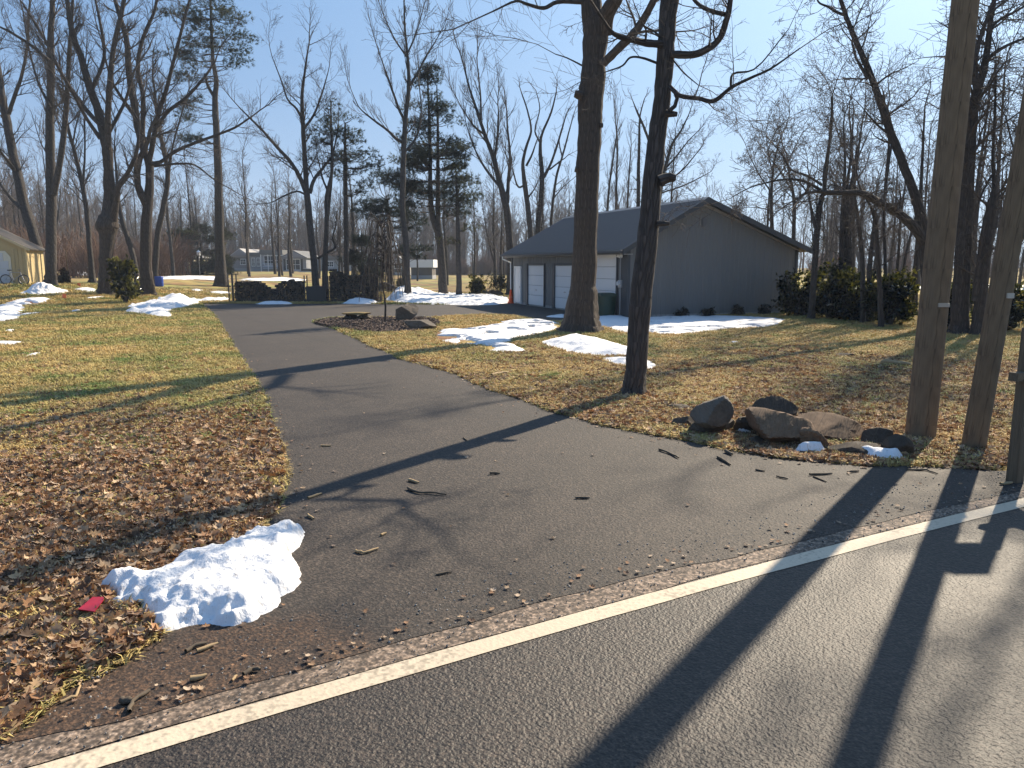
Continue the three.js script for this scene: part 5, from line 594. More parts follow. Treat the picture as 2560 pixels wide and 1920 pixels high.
// right hand wood
tree('leaning_tree', 'dark leaning tree with a long low horizontal limb behind the utility pole', [[[14.471,0.497,-26.0,0.266],[14.263,1.747,-26.0,0.251],[14.036,2.85,-26.0,0.229],[13.786,3.875,-26.0,0.169],[13.452,4.761,-26.0,0.149],[13.142,5.388,-26.0,0.142],[12.718,6.258,-26.0,0.135],[12.373,6.996,-26.0,0.121],[11.907,8.091,-26.0,0.108],[11.462,8.991,-26.0,0.095],[11.1,9.645,-26.0,0.082],[10.769,10.353,-26.0,0.069],[10.503,11.054,-26.0,0.056],[10.178,12.208,-26.0,0.037]]], [[[13.933,3.04,-25.9,0.195],[13.47,3.516,-25.837,0.162],[12.952,3.924,-25.775,0.148],[12.451,4.171,-25.712,0.135],[11.953,4.416,-25.65,0.122],[11.528,4.597,-25.587,0.108],[10.927,4.591,-25.525,0.089],[10.392,4.598,-25.462,0.082],[9.985,4.629,-25.4,0.057]], [[10.148,4.682,-25.5,0.057],[9.787,4.858,-25.417,0.047],[9.433,4.972,-25.333,0.044],[8.898,4.994,-25.25,0.038],[8.311,4.894,-25.167,0.028],[7.669,4.703,-25.083,0.019],[7.036,4.361,-25.0,0.012]], [[10.309,4.651,-25.5,0.057],[10.241,5.205,-25.5,0.051],[10.32,5.938,-25.5,0.041],[10.358,6.785,-25.5,0.031],[10.334,7.622,-25.5,0.019]], [[10.242,4.846,-25.6,0.045],[9.77,5.172,-25.75,0.038],[9.302,5.376,-25.9,0.032],[9.005,5.893,-26.05,0.023],[8.713,6.289,-26.2,0.016]], [[11.704,8.272,-26.0,0.057],[11.492,8.572,-26.0,0.051],[11.245,8.932,-26.0,0.038]], [[10.776,10.247,-26.0,0.05],[10.488,10.353,-26.0,0.044],[10.228,10.499,-26.0,0.037],[9.907,10.646,-26.0,0.028],[9.756,11.054,-26.0,0.019]], [[12.47,6.566,-26.0,0.045],[12.043,6.693,-25.667,0.038],[11.62,6.874,-25.333,0.028],[11.135,7.166,-25.0,0.015]], [[12.622,6.258,-26.0,0.038],[12.33,5.205,-25.5,0.032],[12.073,4.543,-25.0,0.019]]], { ...PR.droop, from: 0.5, len: 1.8, den: 3.2, up: 0.04, rmin: 0.008 });
tree('bare_tree', 'tall straight tree directly behind the thick utility pole', [[[14.559,0.096,-24.5,0.264],[14.494,1.468,-24.5,0.249],[14.418,3.601,-24.5,0.221],[14.356,5.677,-24.5,0.188],[14.335,6.722,-24.5,0.168],[14.408,7.526,-24.5,0.144],[14.557,8.151,-24.5,0.113],[14.615,8.771,-24.5,0.095],[14.632,9.497,-24.5,0.077],[14.678,10.216,-24.5,0.065],[14.627,11.309,-24.5,0.047]]], [[[14.368,7.618,-24.4,0.119],[14.258,7.958,-24.4,0.101],[14.2,8.324,-24.4,0.089]], [[14.571,8.464,-24.4,0.065],[14.736,8.649,-24.25,0.056],[14.975,8.802,-24.1,0.047],[15.36,8.953,-23.95,0.035],[15.958,9.074,-23.8,0.023]], [[14.554,9.357,-24.4,0.047],[15.027,9.722,-24.6,0.041],[15.604,10.007,-24.8,0.033],[16.344,10.491,-25.0,0.024]], [[14.394,7.048,-24.4,0.042],[13.796,7.674,-23.9,0.029],[13.172,8.102,-23.4,0.017]]], { ...PR.droop, from: 0.45, len: 2.4, den: 4.4, up: -0.06, rmin: 0.008 });
tree('bare_tree', 'rough double trunk between the two utility poles', [[[14.846,0.14,-24.0,0.185],[14.838,1.484,-24.0,0.171],[14.874,2.982,-24.0,0.157],[14.901,4.102,-24.0,0.132],[14.927,4.568,-24.0,0.06],[14.793,5.607,-24.0,0.047],[14.739,6.744,-24.0,0.038],[14.656,7.864,-24.0,0.026]]], [[[14.66,1.12,-24.0,0.104],[14.689,2.087,-24.0,0.091],[14.768,3.75,-24.0,0.066],[14.883,4.102,-24.0,0.048]], [[14.85,5.031,-24.0,0.03],[14.579,4.452,-24.0,0.024],[14.445,3.985,-24.0,0.015]], [[14.851,5.32,-24.0,0.03],[15.297,5.607,-24.0,0.024],[15.689,5.836,-24.0,0.015]]], { ...PR.droop, from: 0.5, len: 1.8, rmin: 0.008, up: 0, den: 4 });
tree('bare_tree', 'dark trunk beyond the leaning utility pole', [[[17.799,0.978,-27.0,0.138],[17.788,2.403,-27.0,0.123],[17.851,3.739,-27.0,0.115],[17.812,5.379,-27.0,0.101],[17.74,7.306,-27.0,0.086],[17.603,9.807,-27.0,0.065],[17.47,11.634,-27.0,0.039]]], [[[17.812,5.379,-27.0,0.047],[17.316,6.284,-27.0,0.033],[16.945,7.306,-27.0,0.023]]], { ...PR.droop, from: 0.4, len: 2.2, up: 0, den: 4, rmin: 0.008 });
tree('young_tree', 'ivy rough trunk just right of the garage corner', [[[12.254,0.317,-31.0,0.135],[12.304,1.416,-31.0,0.126],[12.31,3.196,-31.0,0.117],[12.373,4.642,-31.0,0.108],[12.489,5.244,-31.0,0.077],[12.546,6.141,-31.0,0.054],[12.631,7.763,-31.0,0.034],[12.601,8.781,-31.0,0.019]]], [[[12.285,3.578,-31.0,0.07],[12.092,4.187,-31.0,0.062],[11.906,4.943,-31.0,0.039]]], { ...PR.droop, from: 0.6, len: 1.6, up: 0.1 }, { ivy: [[[12.304,2.039,-31.0,0.126],[12.339,3.959,-31.0,0.117],[12.431,4.943,-31.0,0.085]]] });
tree('clump_tree', 'three stemmed trunk clump rising from the evergreen bushes', [[[13.904,0.418,-32.0,0.106],[13.819,2.032,-32.0,0.097],[13.742,3.621,-32.0,0.096],[13.699,5.185,-32.0,0.08],[13.683,6.343,-32.0,0.052],[13.515,7.865,-32.0,0.031]], [[14.149,0.418,-32.0,0.106],[14.064,2.032,-32.06,0.105],[13.955,3.626,-32.12,0.089],[13.896,5.202,-32.18,0.072],[14.014,6.759,-32.24,0.048],[14.023,8.146,-32.3,0.028]], [[14.337,0.418,-32.0,0.09],[14.181,2.033,-31.94,0.089],[13.979,3.616,-31.88,0.08],[13.807,4.782,-31.82,0.064],[13.938,5.931,-31.76,0.047],[13.993,6.986,-31.7,0.027]]], [], { ...PR.droop, from: 0.6, len: 1.6, up: 0.1 });
for (const [pts, l] of [[[[13.499,0.146,-29.0,0.104],[13.372,1.689,-29.0,0.092],[13.256,2.776,-29.0,0.08],[13.055,3.849,-29.0,0.073],[12.863,4.699,-29.0,0.054],[12.738,5.959,-29.0,0.032]], 'thin forked trunk standing in the bushes'], [[[13.931,0.261,-29.5,0.09],[13.836,2.049,-29.5,0.097],[13.866,3.15,-29.5,0.074],[13.87,4.094,-29.5,0.052],[13.811,4.382,-29.5,0.037]], 'short broken trunk standing in the bushes'], [[[13.236,0.222,-27.0,0.104],[13.078,1.388,-27.0,0.089],[12.907,2.739,-27.0,0.075],[12.743,3.739,-27.0,0.058],[12.457,4.399,-27.0,0.04],[12.198,4.727,-27.0,0.024]], 'bent thin trunk at the front of the bushes'], [[[14.903,0.227,-30.0,0.077],[14.701,2.046,-30.0,0.068],[14.497,3.904,-30.0,0.056],[14.444,5.365,-30.0,0.056],[14.464,6.732,-30.0,0.044],[14.317,8.149,-30.0,0.026]], 'straight thin trunk crossing the horizontal limb'], [[[16.627,0.696,-33.0,0.076],[16.685,2.602,-33.0,0.062],[16.65,4.07,-33.0,0.054],[16.732,5.597,-33.0,0.033]], 'slim grey trunk deep in the right wood'], [[[17.434,0.649,-34.0,0.069],[17.497,2.528,-34.0,0.06],[17.729,3.874,-34.0,0.047],[17.944,5.369,-34.0,0.034],[17.82,7.814,-34.0,0.021]], 'slim slanting trunk deep in the right wood'], [[[17.58,0.361,-33.0,0.126],[17.482,2.025,-33.0,0.117],[17.47,3.664,-33.0,0.091],[17.389,6.074,-33.0,0.066],[17.311,8.429,-33.0,0.036]], 'dark trunk close beside the leaning tree'], [[[21.806,0.554,-36.0,0.119],[21.674,2.902,-36.0,0.109],[21.6,5.552,-36.0,0.081],[21.705,8.141,-36.0,0.053],[21.762,10.253,-36.0,0.031]], 'dark trunk behind the gap between the utility poles']])
  tree('young_tree', l, [pts], [], { ...PR.droop, from: 0.45, len: 1.5, up: 0.1, den: 2.4 }, { flare: 1.2 });
tree('bare_tree', 'round crowned bare tree beyond the garage gable end', [[[15.855,0.084,-46.0,0.129],[15.573,4.221,-46.0,0.116],[15.395,6.47,-46.0,0.097],[15.476,8.133,-46.0,0.068],[15.65,9.122,-46.0,0.04]]], [[[15.429,6.47,-46.0,0.052],[14.593,7.581,-46.0,0.04],[13.968,8.684,-46.0,0.023]], [[15.422,7.026,-46.0,0.051],[16.166,8.023,-46.0,0.04],[16.772,9.341,-46.0,0.023]], [[15.449,7.581,-46.0,0.046],[15.094,8.903,-46.0,0.034],[15.488,9.996,-46.0,0.023]]], { ...PR.droop, from: 0.5, len: 2.4, up: 0, kids: [8, 6], rmin: 0.01 });
tree('bare_tree', 'second round crowned bare tree beyond the garage gable end', [[[16.342,0.178,-44.0,0.134],[16.134,4.135,-44.0,0.11],[16.072,5.752,-44.0,0.099],[15.706,7.349,-44.0,0.066],[15.482,8.404,-44.0,0.038]]], [[[16.078,5.645,-44.0,0.049],[16.644,6.286,-44.0,0.038],[16.907,7.349,-44.0,0.022]], [[15.986,6.286,-44.0,0.049],[15.269,7.349,-44.0,0.038],[14.569,8.194,-44.0,0.022]]], { ...PR.droop, from: 0.5, len: 2.2, up: 0.05, kids: [8, 6], rmin: 0.01 });
tree('bare_tree', 'bushy topped bare tree above the evergreen bushes', [[[18.015,0.366,-40.0,0.092],[17.78,3.964,-40.0,0.08],[17.554,6.886,-40.0,0.065],[17.334,8.606,-40.0,0.049],[17.156,9.74,-40.0,0.029]]], [[[17.534,6.886,-40.0,0.04],[17.953,8.226,-40.0,0.035],[18.368,9.269,-40.0,0.02]], [[17.507,7.27,-40.0,0.04],[16.854,8.416,-40.0,0.03],[16.383,9.552,-40.0,0.02]]], { ...PR.droop, from: 0.5, len: 2.3, up: 0.1, kids: [8, 6], rmin: 0.009 });
// trees outside the frame on the right, whose branches shade the road and the leafy lawn
for (const [x, z, h, l] of [[15.5, -18.5, 15, 'roadside bare tree standing right of the leaning pole'], [21, -24, 17, 'tall bare tree standing right of the double trunk'], [19.5, -14.0, 13, 'bare tree by the road farther along from the mailbox']]) { const s = [[x, 0, z, 0.24], [x + 0.2, h * 0.2, z, 0.21], [x - 0.2, h * 0.45, z + 0.2, 0.17], [x, h * 0.7, z, 0.11], [x + 0.3, h, z, 0.05]]; tree('bare_tree', l, [s], [[[x, h * 0.35, z, 0.1], [x - 1.6, h * 0.5, z + 0.8, 0.08], [x - 2.8, h * 0.68, z + 1.6, 0.05], [x - 3.4, h * 0.8, z + 2, 0.03]], [[x, h * 0.45, z, 0.1], [x + 1.6, h * 0.6, z - 0.8, 0.07], [x + 2.4, h * 0.8, z - 1.2, 0.04]]], { ...PR.droop, from: 0.35, len: 2.4, up: 0.05, den: 4, rmin: 0.009 }); }

// ---------- pines and evergreens ----------
function tuft(gb, rng, c, out, L, n = 9) { // a spray of needles
  const d = V(), e = V(), q = V();
  for (let i = 0; i < n; i++) { d.copy(out).multiplyScalar(0.8).add(rvec(rng)).normalize(); e.copy(rvec(rng)).cross(d).normalize().multiplyScalar(L * 0.07); q.copy(c).addScaledVector(d, L * (0.7 + 0.5 * rng())); const nn = V().crossVectors(d, e).normalize(); gb.tri([c.x - e.x, c.y - e.y, c.z - e.z], [c.x + e.x, c.y + e.y, c.z + e.z], [q.x, q.y, q.z], [nn.x, nn.y, nn.z]); }
}
function pine(name, label, stems, zones, o = {}) { // zones: [x,y,z,r] plumes
  const rng = RNG(tseed += 29), b = stems[0][0], bx = b[0], bz = b[2], gy = groundH(bx, bz), t = thing(name, label, 'pine tree', [bx, gy, bz]), rel = (pts) => pts.map((p) => [p[0] - bx, p[1] - gy, p[2] - bz, p[3]]);
  const lines = []; stems.forEach((s, k) => { let L = rel(s); if (!k) { L[0][1] = 0; L = [[0, -0.25, 0, L[0][3] * 1.5], [0, 0.03, 0, L[0][3] * 1.35], [L[1][0] * 0.1, 0.5, L[1][2] * 0.1, L[0][3] * 1.05], ...L.slice(1)]; } const f = lumpy(L, rng, 0.04); if (!k) lines.push(...f); part(k ? 'limb' : 'trunk', new GB().tube(f, 12).geo(), o.bark || M.bark, t); });
  const wood = new GB(), fol = new GB(), fol2 = new GB();
  for (const z of rel(zones)) {
    const R = z[3] * (o.zk || 1.8), n = Math.max(3, Math.round((o.dens || 7) * R * R + 2));
    for (let k = 0; k < n; k++) {
      const v = rvec(rng); if (v.lengthSq() > 1) v.normalize(); const c = V(z[0] + v.x * R, z[1] + v.y * R * (o.squash || 0.55), z[2] + v.z * R);
      let best = null, bd = 1e9; for (const q of lines) { const d = Math.hypot(q[0] - c.x, (q[1] - c.y + 0.35) * 3, q[2] - c.z); if (d < bd) { bd = d; best = q; } }
      if (best) { const m = [(best[0] + c.x) / 2, (best[1] + c.y) / 2 - 0.08 * bd, (best[2] + c.z) / 2]; wood.tube([[best[0], best[1], best[2], 0.035], [...m, 0.022], [c.x, c.y, c.z, 0.01]], 4, false); }
      const out = V(c.x - best[0], 0.25 * bd, c.z - best[2]).normalize(), pl = o.plume || 0.55, m = o.tufts || 22, f = rng() < 0.35 ? fol2 : fol;
      for (let j = 0; j < m; j++) { const w = rvec(rng); tuft(f, rng, V(c.x + w.x * pl, c.y + w.y * pl * 0.38, c.z + w.z * pl), out, o.needle || 0.26, 7); }
    }
  }
  part('branches', wood.geo(), M.twig, t); part('foliage', fol.geo(), o.mat || mNeedle, t); part('foliage', fol2.geo(), o.mat2 || mNeedleY, t); return t;
}
pine('pine_tree', 'tall lone pine with a dark crown right of the left group', [[[-25.166,0.394,-65.8,0.535],[-25.131,2.62,-65.8,0.416],[-25.001,6.681,-65.8,0.362],[-24.825,11.451,-65.8,0.309],[-24.796,14.569,-65.8,0.258],[-24.75,16.111,-65.8,0.225],[-24.562,17.336,-65.8,0.192],[-24.741,18.856,-65.8,0.16],[-24.741,21.415,-65.8,0.111],[-24.625,24.53,-65.8,0.063]], [[-24.759,15.957,-65.8,0.145],[-25.168,16.822,-65.55,0.12],[-25.323,17.826,-65.3,0.087]]], [[-24.736,22.756,-65.8,1.186],[-26.051,22.012,-65.8,0.872],[-23.365,21.863,-65.8,0.872],[-24.839,21.115,-65.8,1.191],[-26.318,20.365,-65.8,0.716],[-23.286,20.516,-65.8,0.954],[-25.252,19.612,-65.8,1.036],[-26.985,19.914,-65.8,0.558],[-23.835,19.31,-65.8,0.718],[-28.292,19.461,-65.8,0.478],[-22.821,23.053,-65.8,0.711],[-26.792,22.756,-65.8,0.633],[-28.216,22.756,-65.8,0.316],[-27.129,17.793,-65.8,0.561],[-27.62,17.641,-65.8,0.32],[-27.284,15.496,-65.8,0.564],[-26.469,15.65,-65.8,0.483],[-26.744,12.704,-65.8,0.341],[-27.078,12.548,-65.8,0.243],[-22.752,18.705,-65.8,0.399],[-24.31,24.53,-65.8,1.26],[-27.508,14.569,-65.8,0.323],[-22.323,20.666,-65.8,0.477],[-26.418,18.856,-65.8,0.479]], { dens: 1.3, tufts: 24, needle: 0.32, plume: 0.75 });
pine('pine_tree', 'young pine with sparse plumes beside the forked tree', [[[-11.826,0.835,-48.0,0.122],[-11.524,4.895,-48.0,0.108],[-11.138,7.811,-48.0,0.089],[-11.064,10.104,-48.0,0.065],[-11.035,12.137,-48.0,0.035]]], [[-11.157,12.025,-48.0,0.352],[-11.422,11.237,-48.0,0.353],[-10.838,11.124,-48.0,0.353],[-11.335,10.445,-48.0,0.413],[-11.93,10.331,-48.0,0.325],[-10.753,10.217,-48.0,0.295],[-12.195,9.648,-48.0,0.266],[-11.493,9.42,-48.0,0.355],[-11.044,8.732,-48.0,0.267],[-12.237,8.617,-48.0,0.208]], { dens: 3.2, tufts: 18, needle: 0.22 });
pine('pine_tree', 'bushy topped pine on a straight dark stem behind the woodpile', [[[-10.87,1.531,-50.0,0.19],[-10.818,3.773,-50.0,0.164],[-10.742,7.44,-50.0,0.149],[-10.692,9.241,-50.0,0.105],[-10.627,11.14,-50.0,0.055]]], [[-10.622,11.258,-50.0,0.368],[-10.832,10.549,-50.0,0.492],[-10.101,10.312,-50.0,0.493],[-10.491,9.718,-50.0,0.617],[-9.761,9.361,-50.0,0.433],[-11.001,9.241,-50.0,0.433],[-9.281,8.883,-50.0,0.371],[-10.271,8.883,-50.0,0.495],[-11.288,8.163,-50.0,0.31],[-10.547,8.043,-50.0,0.31],[-9.584,7.077,-50.0,0.373],[-10.086,6.956,-50.0,0.311],[-8.92,8.523,-50.0,0.248]], { dens: 2.8, tufts: 20, needle: 0.24 });
{ const z = []; const rng = RNG(77), top = [-5.768,15.754,-54.0], low = [-5.528,6.414,-54.0]; for (let i = 0; i < 64; i++) { const f = Math.pow(rng(), 0.75), y = top[1] + (low[1] - top[1]) * f, R = 0.25 + 3.4 * Math.pow(f, 0.9), a = rng() * 6.283, rr = R * (0.35 + 0.65 * rng()); z.push([top[0] + (low[0] - top[0]) * f + Math.cos(a) * rr + 0.15, y - rr * 0.1, top[2] + Math.sin(a) * rr, 0.3 + 0.5 * f]); }
  pine('pine_tree', 'big conical twin stemmed pine left of the garage', [[[-4.909,0.659,-54.0,0.316],[-4.977,2.554,-54.0,0.286],[-5.156,4.295,-54.0,0.271],[-5.543,5.49,-54.0,0.203],[-5.69,7.201,-54.0,0.161],[-5.662,10.444,-54.0,0.12],[-5.711,12.994,-54.0,0.079],[-5.768,15.754,-54.0,0.033]], [[-5.183,4.295,-54.0,0.204],[-5.187,6.555,-54.125,0.162],[-5.149,9.836,-54.25,0.114],[-5.148,12.43,-54.375,0.08],[-5.182,14.492,-54.5,0.033]]], z.concat([[-8.442,8.506,-54.0,0.536],[-7.885,9.413,-54.0,0.468],[-8.721,8.116,-54.0,0.335],[-3.737,9.801,-54.0,0.534],[-4.012,9.155,-54.0,0.468],[-3.464,10.316,-54.0,0.333],[-4.024,8.116,-54.0,0.537],[-6.847,7.855,-54.0,0.47]]), { dens: 4.2, zk: 1, tufts: 26, squash: 0.4, needle: 0.24, plume: 0.65 }); }
pine('pine_tree', 'loose yellowish pine beside the conical one', [[[-3.632,0.652,-52.0,0.198],[-3.65,2.543,-52.0,0.171],[-3.655,4.476,-52.0,0.144],[-3.698,6.386,-52.0,0.097],[-3.741,8.274,-52.0,0.052]]], [[-3.744,8.024,-52.0,0.388],[-4.141,7.27,-52.0,0.388],[-3.233,7.522,-52.0,0.323],[-3.892,6.513,-52.0,0.454],[-3.115,6.259,-52.0,0.26],[-4.548,6.006,-52.0,0.26],[-4.034,5.497,-52.0,0.325],[-2.849,7.018,-52.0,0.194],[-4.315,3.962,-52.0,0.327],[-3.13,4.732,-52.0,0.261]], { dens: 2.6, tufts: 15, mat: mNeedleY, needle: 0.24 });
pine('pine_tree', 'broad low dark pine behind the tall straight trunk', [[[-10.228,0.847,-64.0,0.211],[-10.224,4.199,-64.0,0.193],[-10.252,6.247,-64.0,0.144],[-10.3,7.496,-64.0,0.08]]], [[-12.311,7.029,-64.0,0.64],[-11.343,7.341,-64.0,0.879],[-10.388,7.185,-64.0,0.959],[-9.433,7.029,-64.0,0.959],[-8.48,6.716,-64.0,0.72],[-11.049,6.403,-64.0,0.881],[-9.772,6.247,-64.0,0.801],[-12.646,6.56,-64.0,0.4],[-8.176,5.933,-64.0,0.561],[-10.34,9.048,-64.0,0.636],[-11.286,9.356,-64.0,0.477],[-8.992,5.304,-64.0,0.482],[-8.553,3.247,-64.0,0.726],[-7.743,3.406,-64.0,0.484],[-9.195,3.406,-64.0,0.403]], { dens: 2.4, tufts: 26, mat: mSpruce, mat2: mNeedle, squash: 0.4 });
{ const z = [], rng = RNG(88), top = [-12.957,5.156,-66.0]; for (let i = 0; i < 34; i++) { const f = Math.sqrt(rng()), a = rng() * 6.283, R = 3.0 * f * (0.5 + 0.5 * rng()); z.push([top[0] + Math.cos(a) * R, top[1] - f * 7.0, top[2] + Math.sin(a) * R, 0.55]); } pine('spruce_tree', 'dense dark spruce cone behind the tall woodpile', [[[top[0], 0, top[2], 0.16], [top[0], top[1] * 0.5, top[2], 0.1], [top[0], top[1], top[2], 0.03]]], z, { dens: 9, zk: 1, tufts: 26, mat: mSpruce, mat2: mSpruce, needle: 0.3, plume: 0.7 }); }
{ const z = [], rng = RNG(89), c = [-40.66,3.036,-100.0]; for (let i = 0; i < 30; i++) z.push([c[0] + (rng() - 0.5) * 7, c[1] + (rng() - 0.4) * 6.5, c[2] + (rng() - 0.5) * 5, 1.0]); pine('arborvitae_tree', 'rounded olive evergreen near the tan mobile home', [[[c[0], 0, c[2], 0.2], [c[0], 3, c[2], 0.15], [c[0], 6, c[2], 0.05]]], z, { dens: 5, zk: 1, tufts: 20, mat: std([0.05, 0.055, 0.022], 0.8), mat2: mNeedleY, needle: 0.45, plume: 0.9 }); }
function shrub(name, label, x, z, w, h, o = {}) {
  const rng = RNG(tseed += 31), t = thing(name, label, o.cat || 'shrub', [x, groundH(x, z), z], 0, o.group), wood = new GB(), fo = new GB(), fo2 = new GB(), N = o.n || 2600, cl = [];
  for (let k = 0; k < (o.stems || 9); k++) { const a = rng() * 6.283, r = w * 0.5 * Math.sqrt(rng()) * 0.9, y = h * (0.35 + 0.6 * rng()), e = [Math.cos(a) * r, y, Math.sin(a) * r * (o.dk || 0.8)]; wood.tube([[e[0] * 0.08, -0.1, e[2] * 0.08, 0.03], [e[0] * 0.5, y * 0.5, e[2] * 0.45, 0.02], [...e, 0.008]], 5, false); for (let j = 0; j < 4; j++) cl.push([e[0] * (0.55 + 0.45 * rng()) + (rng() - 0.5) * w * 0.2, y * (0.25 + 0.8 * rng()), e[2] * (0.55 + 0.45 * rng()) + (rng() - 0.5) * w * 0.2]); }
  for (let i = 0; i < N; i++) { const c = cl[Math.floor(rng() * cl.length)], v = rvec(rng), R = (o.R || 0.24) * Math.min(w, h) * (0.6 + 0.4 * rng()); const q = V(c[0] + v.x * R, Math.max(0.03, c[1] + v.y * R * 0.8), c[2] + v.z * R); if (o.needles) tuft(rng() < 0.4 ? fo2 : fo, rng, q, V(v.x, 0.5, v.z).normalize(), o.leaf || 0.14, 5); else leaf(rng() < (o.mixK ?? 0.3) ? fo2 : fo, rng, q, (o.leaf || 0.1) * (0.7 + 0.6 * rng())); }
  part('stems', wood.geo(), M.twig, t); part('leaves', fo.geo(), o.mat || mShrub, t); if (fo2.p.length) part('leaves', fo2.geo(), o.mat2 || mShrubY, t); return t;
}
{ const [x, , z, w, h] = [-21.907,0.063,-42.91,1.647,3.13]; shrub('evergreen_shrub', 'tall loose yellow green evergreen shrub before the left trunks', x, z, w * 1.05, h, { n: 1000, leaf: 0.28, R: 0.14, stems: 16, mixK: 0.85 }); }
{ const [x, , z, w, h] = [-2.501,-0.002,-53.529,1.528,1.753]; shrub('evergreen_shrub', 'young yellow green evergreen on the snow bank near the garage', x, z, w * 0.85, h, { n: 700, leaf: 0.24, R: 0.2, stems: 14, mixK: 0.65 }); }
for (const [b, k] of [[[12.632,-0.003,-31.942,1.511,1.511], 0], [[13.246,-0.002,-30.522,1.494,1.743], 1], [[13.655,-0.004,-28.945,1.322,1.582], 2], [[13.966,-0.004,-26.966,1.408,1.672], 3], [[15.616,-0.005,-25.962,1.44,1.313], 4], [[16.628,-0.003,-24.555,1.122,1.282], 5]]) shrub('evergreen_bush', 'glossy broadleaf evergreen bush in the hedge beneath the right hand trunks', b[0], b[2] - 1, b[3] * 1.5, b[4] * 1.35, { n: k === 4 ? 1400 : 2600, leaf: 0.2, R: 0.15, stems: 26, group: 'evergreen bushes along the right hand wood', mixK: 0.35, dk: 0.7 });
for (const b of [[7.235,0.095,-32.4,0.535,0.381], [8.466,0.042,-32.9,0.543,0.38], [9.921,-0.047,-33.4,0.586,0.455], [11.345,-0.081,-33.9,0.56,0.392]]) shrub('foundation_shrub', 'small dark shrub planted along the garage gable wall', b[0], b[2] + 0.1, b[3], b[4] * 1.1, { n: 420, leaf: 0.1, R: 0.3, stems: 8, mat: mIvy, mixK: 0.05, group: 'small shrubs along the gable wall' });
for (const [b, l] of [[[-11.44,-0.004,-77.62,0.965,0.923], 'dark low bush at the foot of the tall straight trunk'], [[-1.03,-0.004,-65.115,2.187,1.641], 'dark evergreen bush behind the orange marker'], [[-23.142,0.226,-122.821,4.798,1.854], 'grey green scrub behind the tall woodpile'], [[-32.263,0.915,-54.625,0.755,1.132], 'reddish brown bush beside the shed']]) shrub('scrub_bush', l, b[0], b[2], b[3], b[4], { n: 1500, leaf: 0.14, R: 0.28, mat: l[0] === 'g' ? std([0.1, 0.1, 0.06], 0.9) : l[0] === 'r' ? std([0.09, 0.05, 0.035], 0.9) : mIvy, mixK: l[0] === 'g' ? 0.5 : 0.05 });
{ // young weeping tree in the bed
  const [x, , z, w, h] = [-4.878,-0.002,-28.872,0.205,3.845]; const rng = RNG(5), t = thing('weeping_sapling', 'thin young weeping tree with hanging strands in the mulch bed', 'tree', [x, 0.03, z]); const L = []; for (let i = 0; i <= 12; i++) L.push([0.05 * Math.sin(i * 0.9), h * i / 12 - (i ? 0 : 0.2), 0.04 * Math.cos(i), 0.045 * (1 - 0.07 * i)]); part('trunk', new GB().tube(L, 8).geo(), M.barkBrown, t);
  const g = new GB(); for (let k = 0; k < 70; k++) { const y = h * (0.5 + 0.5 * rng()), a = rng() * 6.283, r = 0.2 + 0.75 * rng(), n = 9, pts = [], e = 0.2 + rng() * y * 0.5, rise = 0.15 + rng() * 0.4; for (let i = 0; i <= n; i++) { const f = i / n, q = Math.pow(f, 0.45); pts.push([Math.cos(a) * r * q + (rng() - 0.5) * 0.04, y + rise * Math.sin(Math.min(1, f * 3) * 1.57) - (y - e) * f * f * 0.9, Math.sin(a) * r * q + (rng() - 0.5) * 0.04, 0.022 * (1 - 0.55 * f)]); } g.tube(pts, 4, false); } part('hanging_branches', g.geo(), M.twig, t);
}
{ // log resting on the snow bank
  const p = [[-6.76,-0.003,-52.332,0.102],[-7.307,0.336,-52.332,0.102],[-7.854,0.611,-52.332,0.083]]; const b = p[0]; solo('fallen_log', new GB().tube([[0, 0.1, 0, 0.14], [-0.9, 0.45, -0.15, 0.13], [-2.1, 0.95, -0.4, 0.1]], 10).geo(), M.bark, 'dark log leaning on the snow bank', 'log', [b[0], 0.05, b[2]]);
}
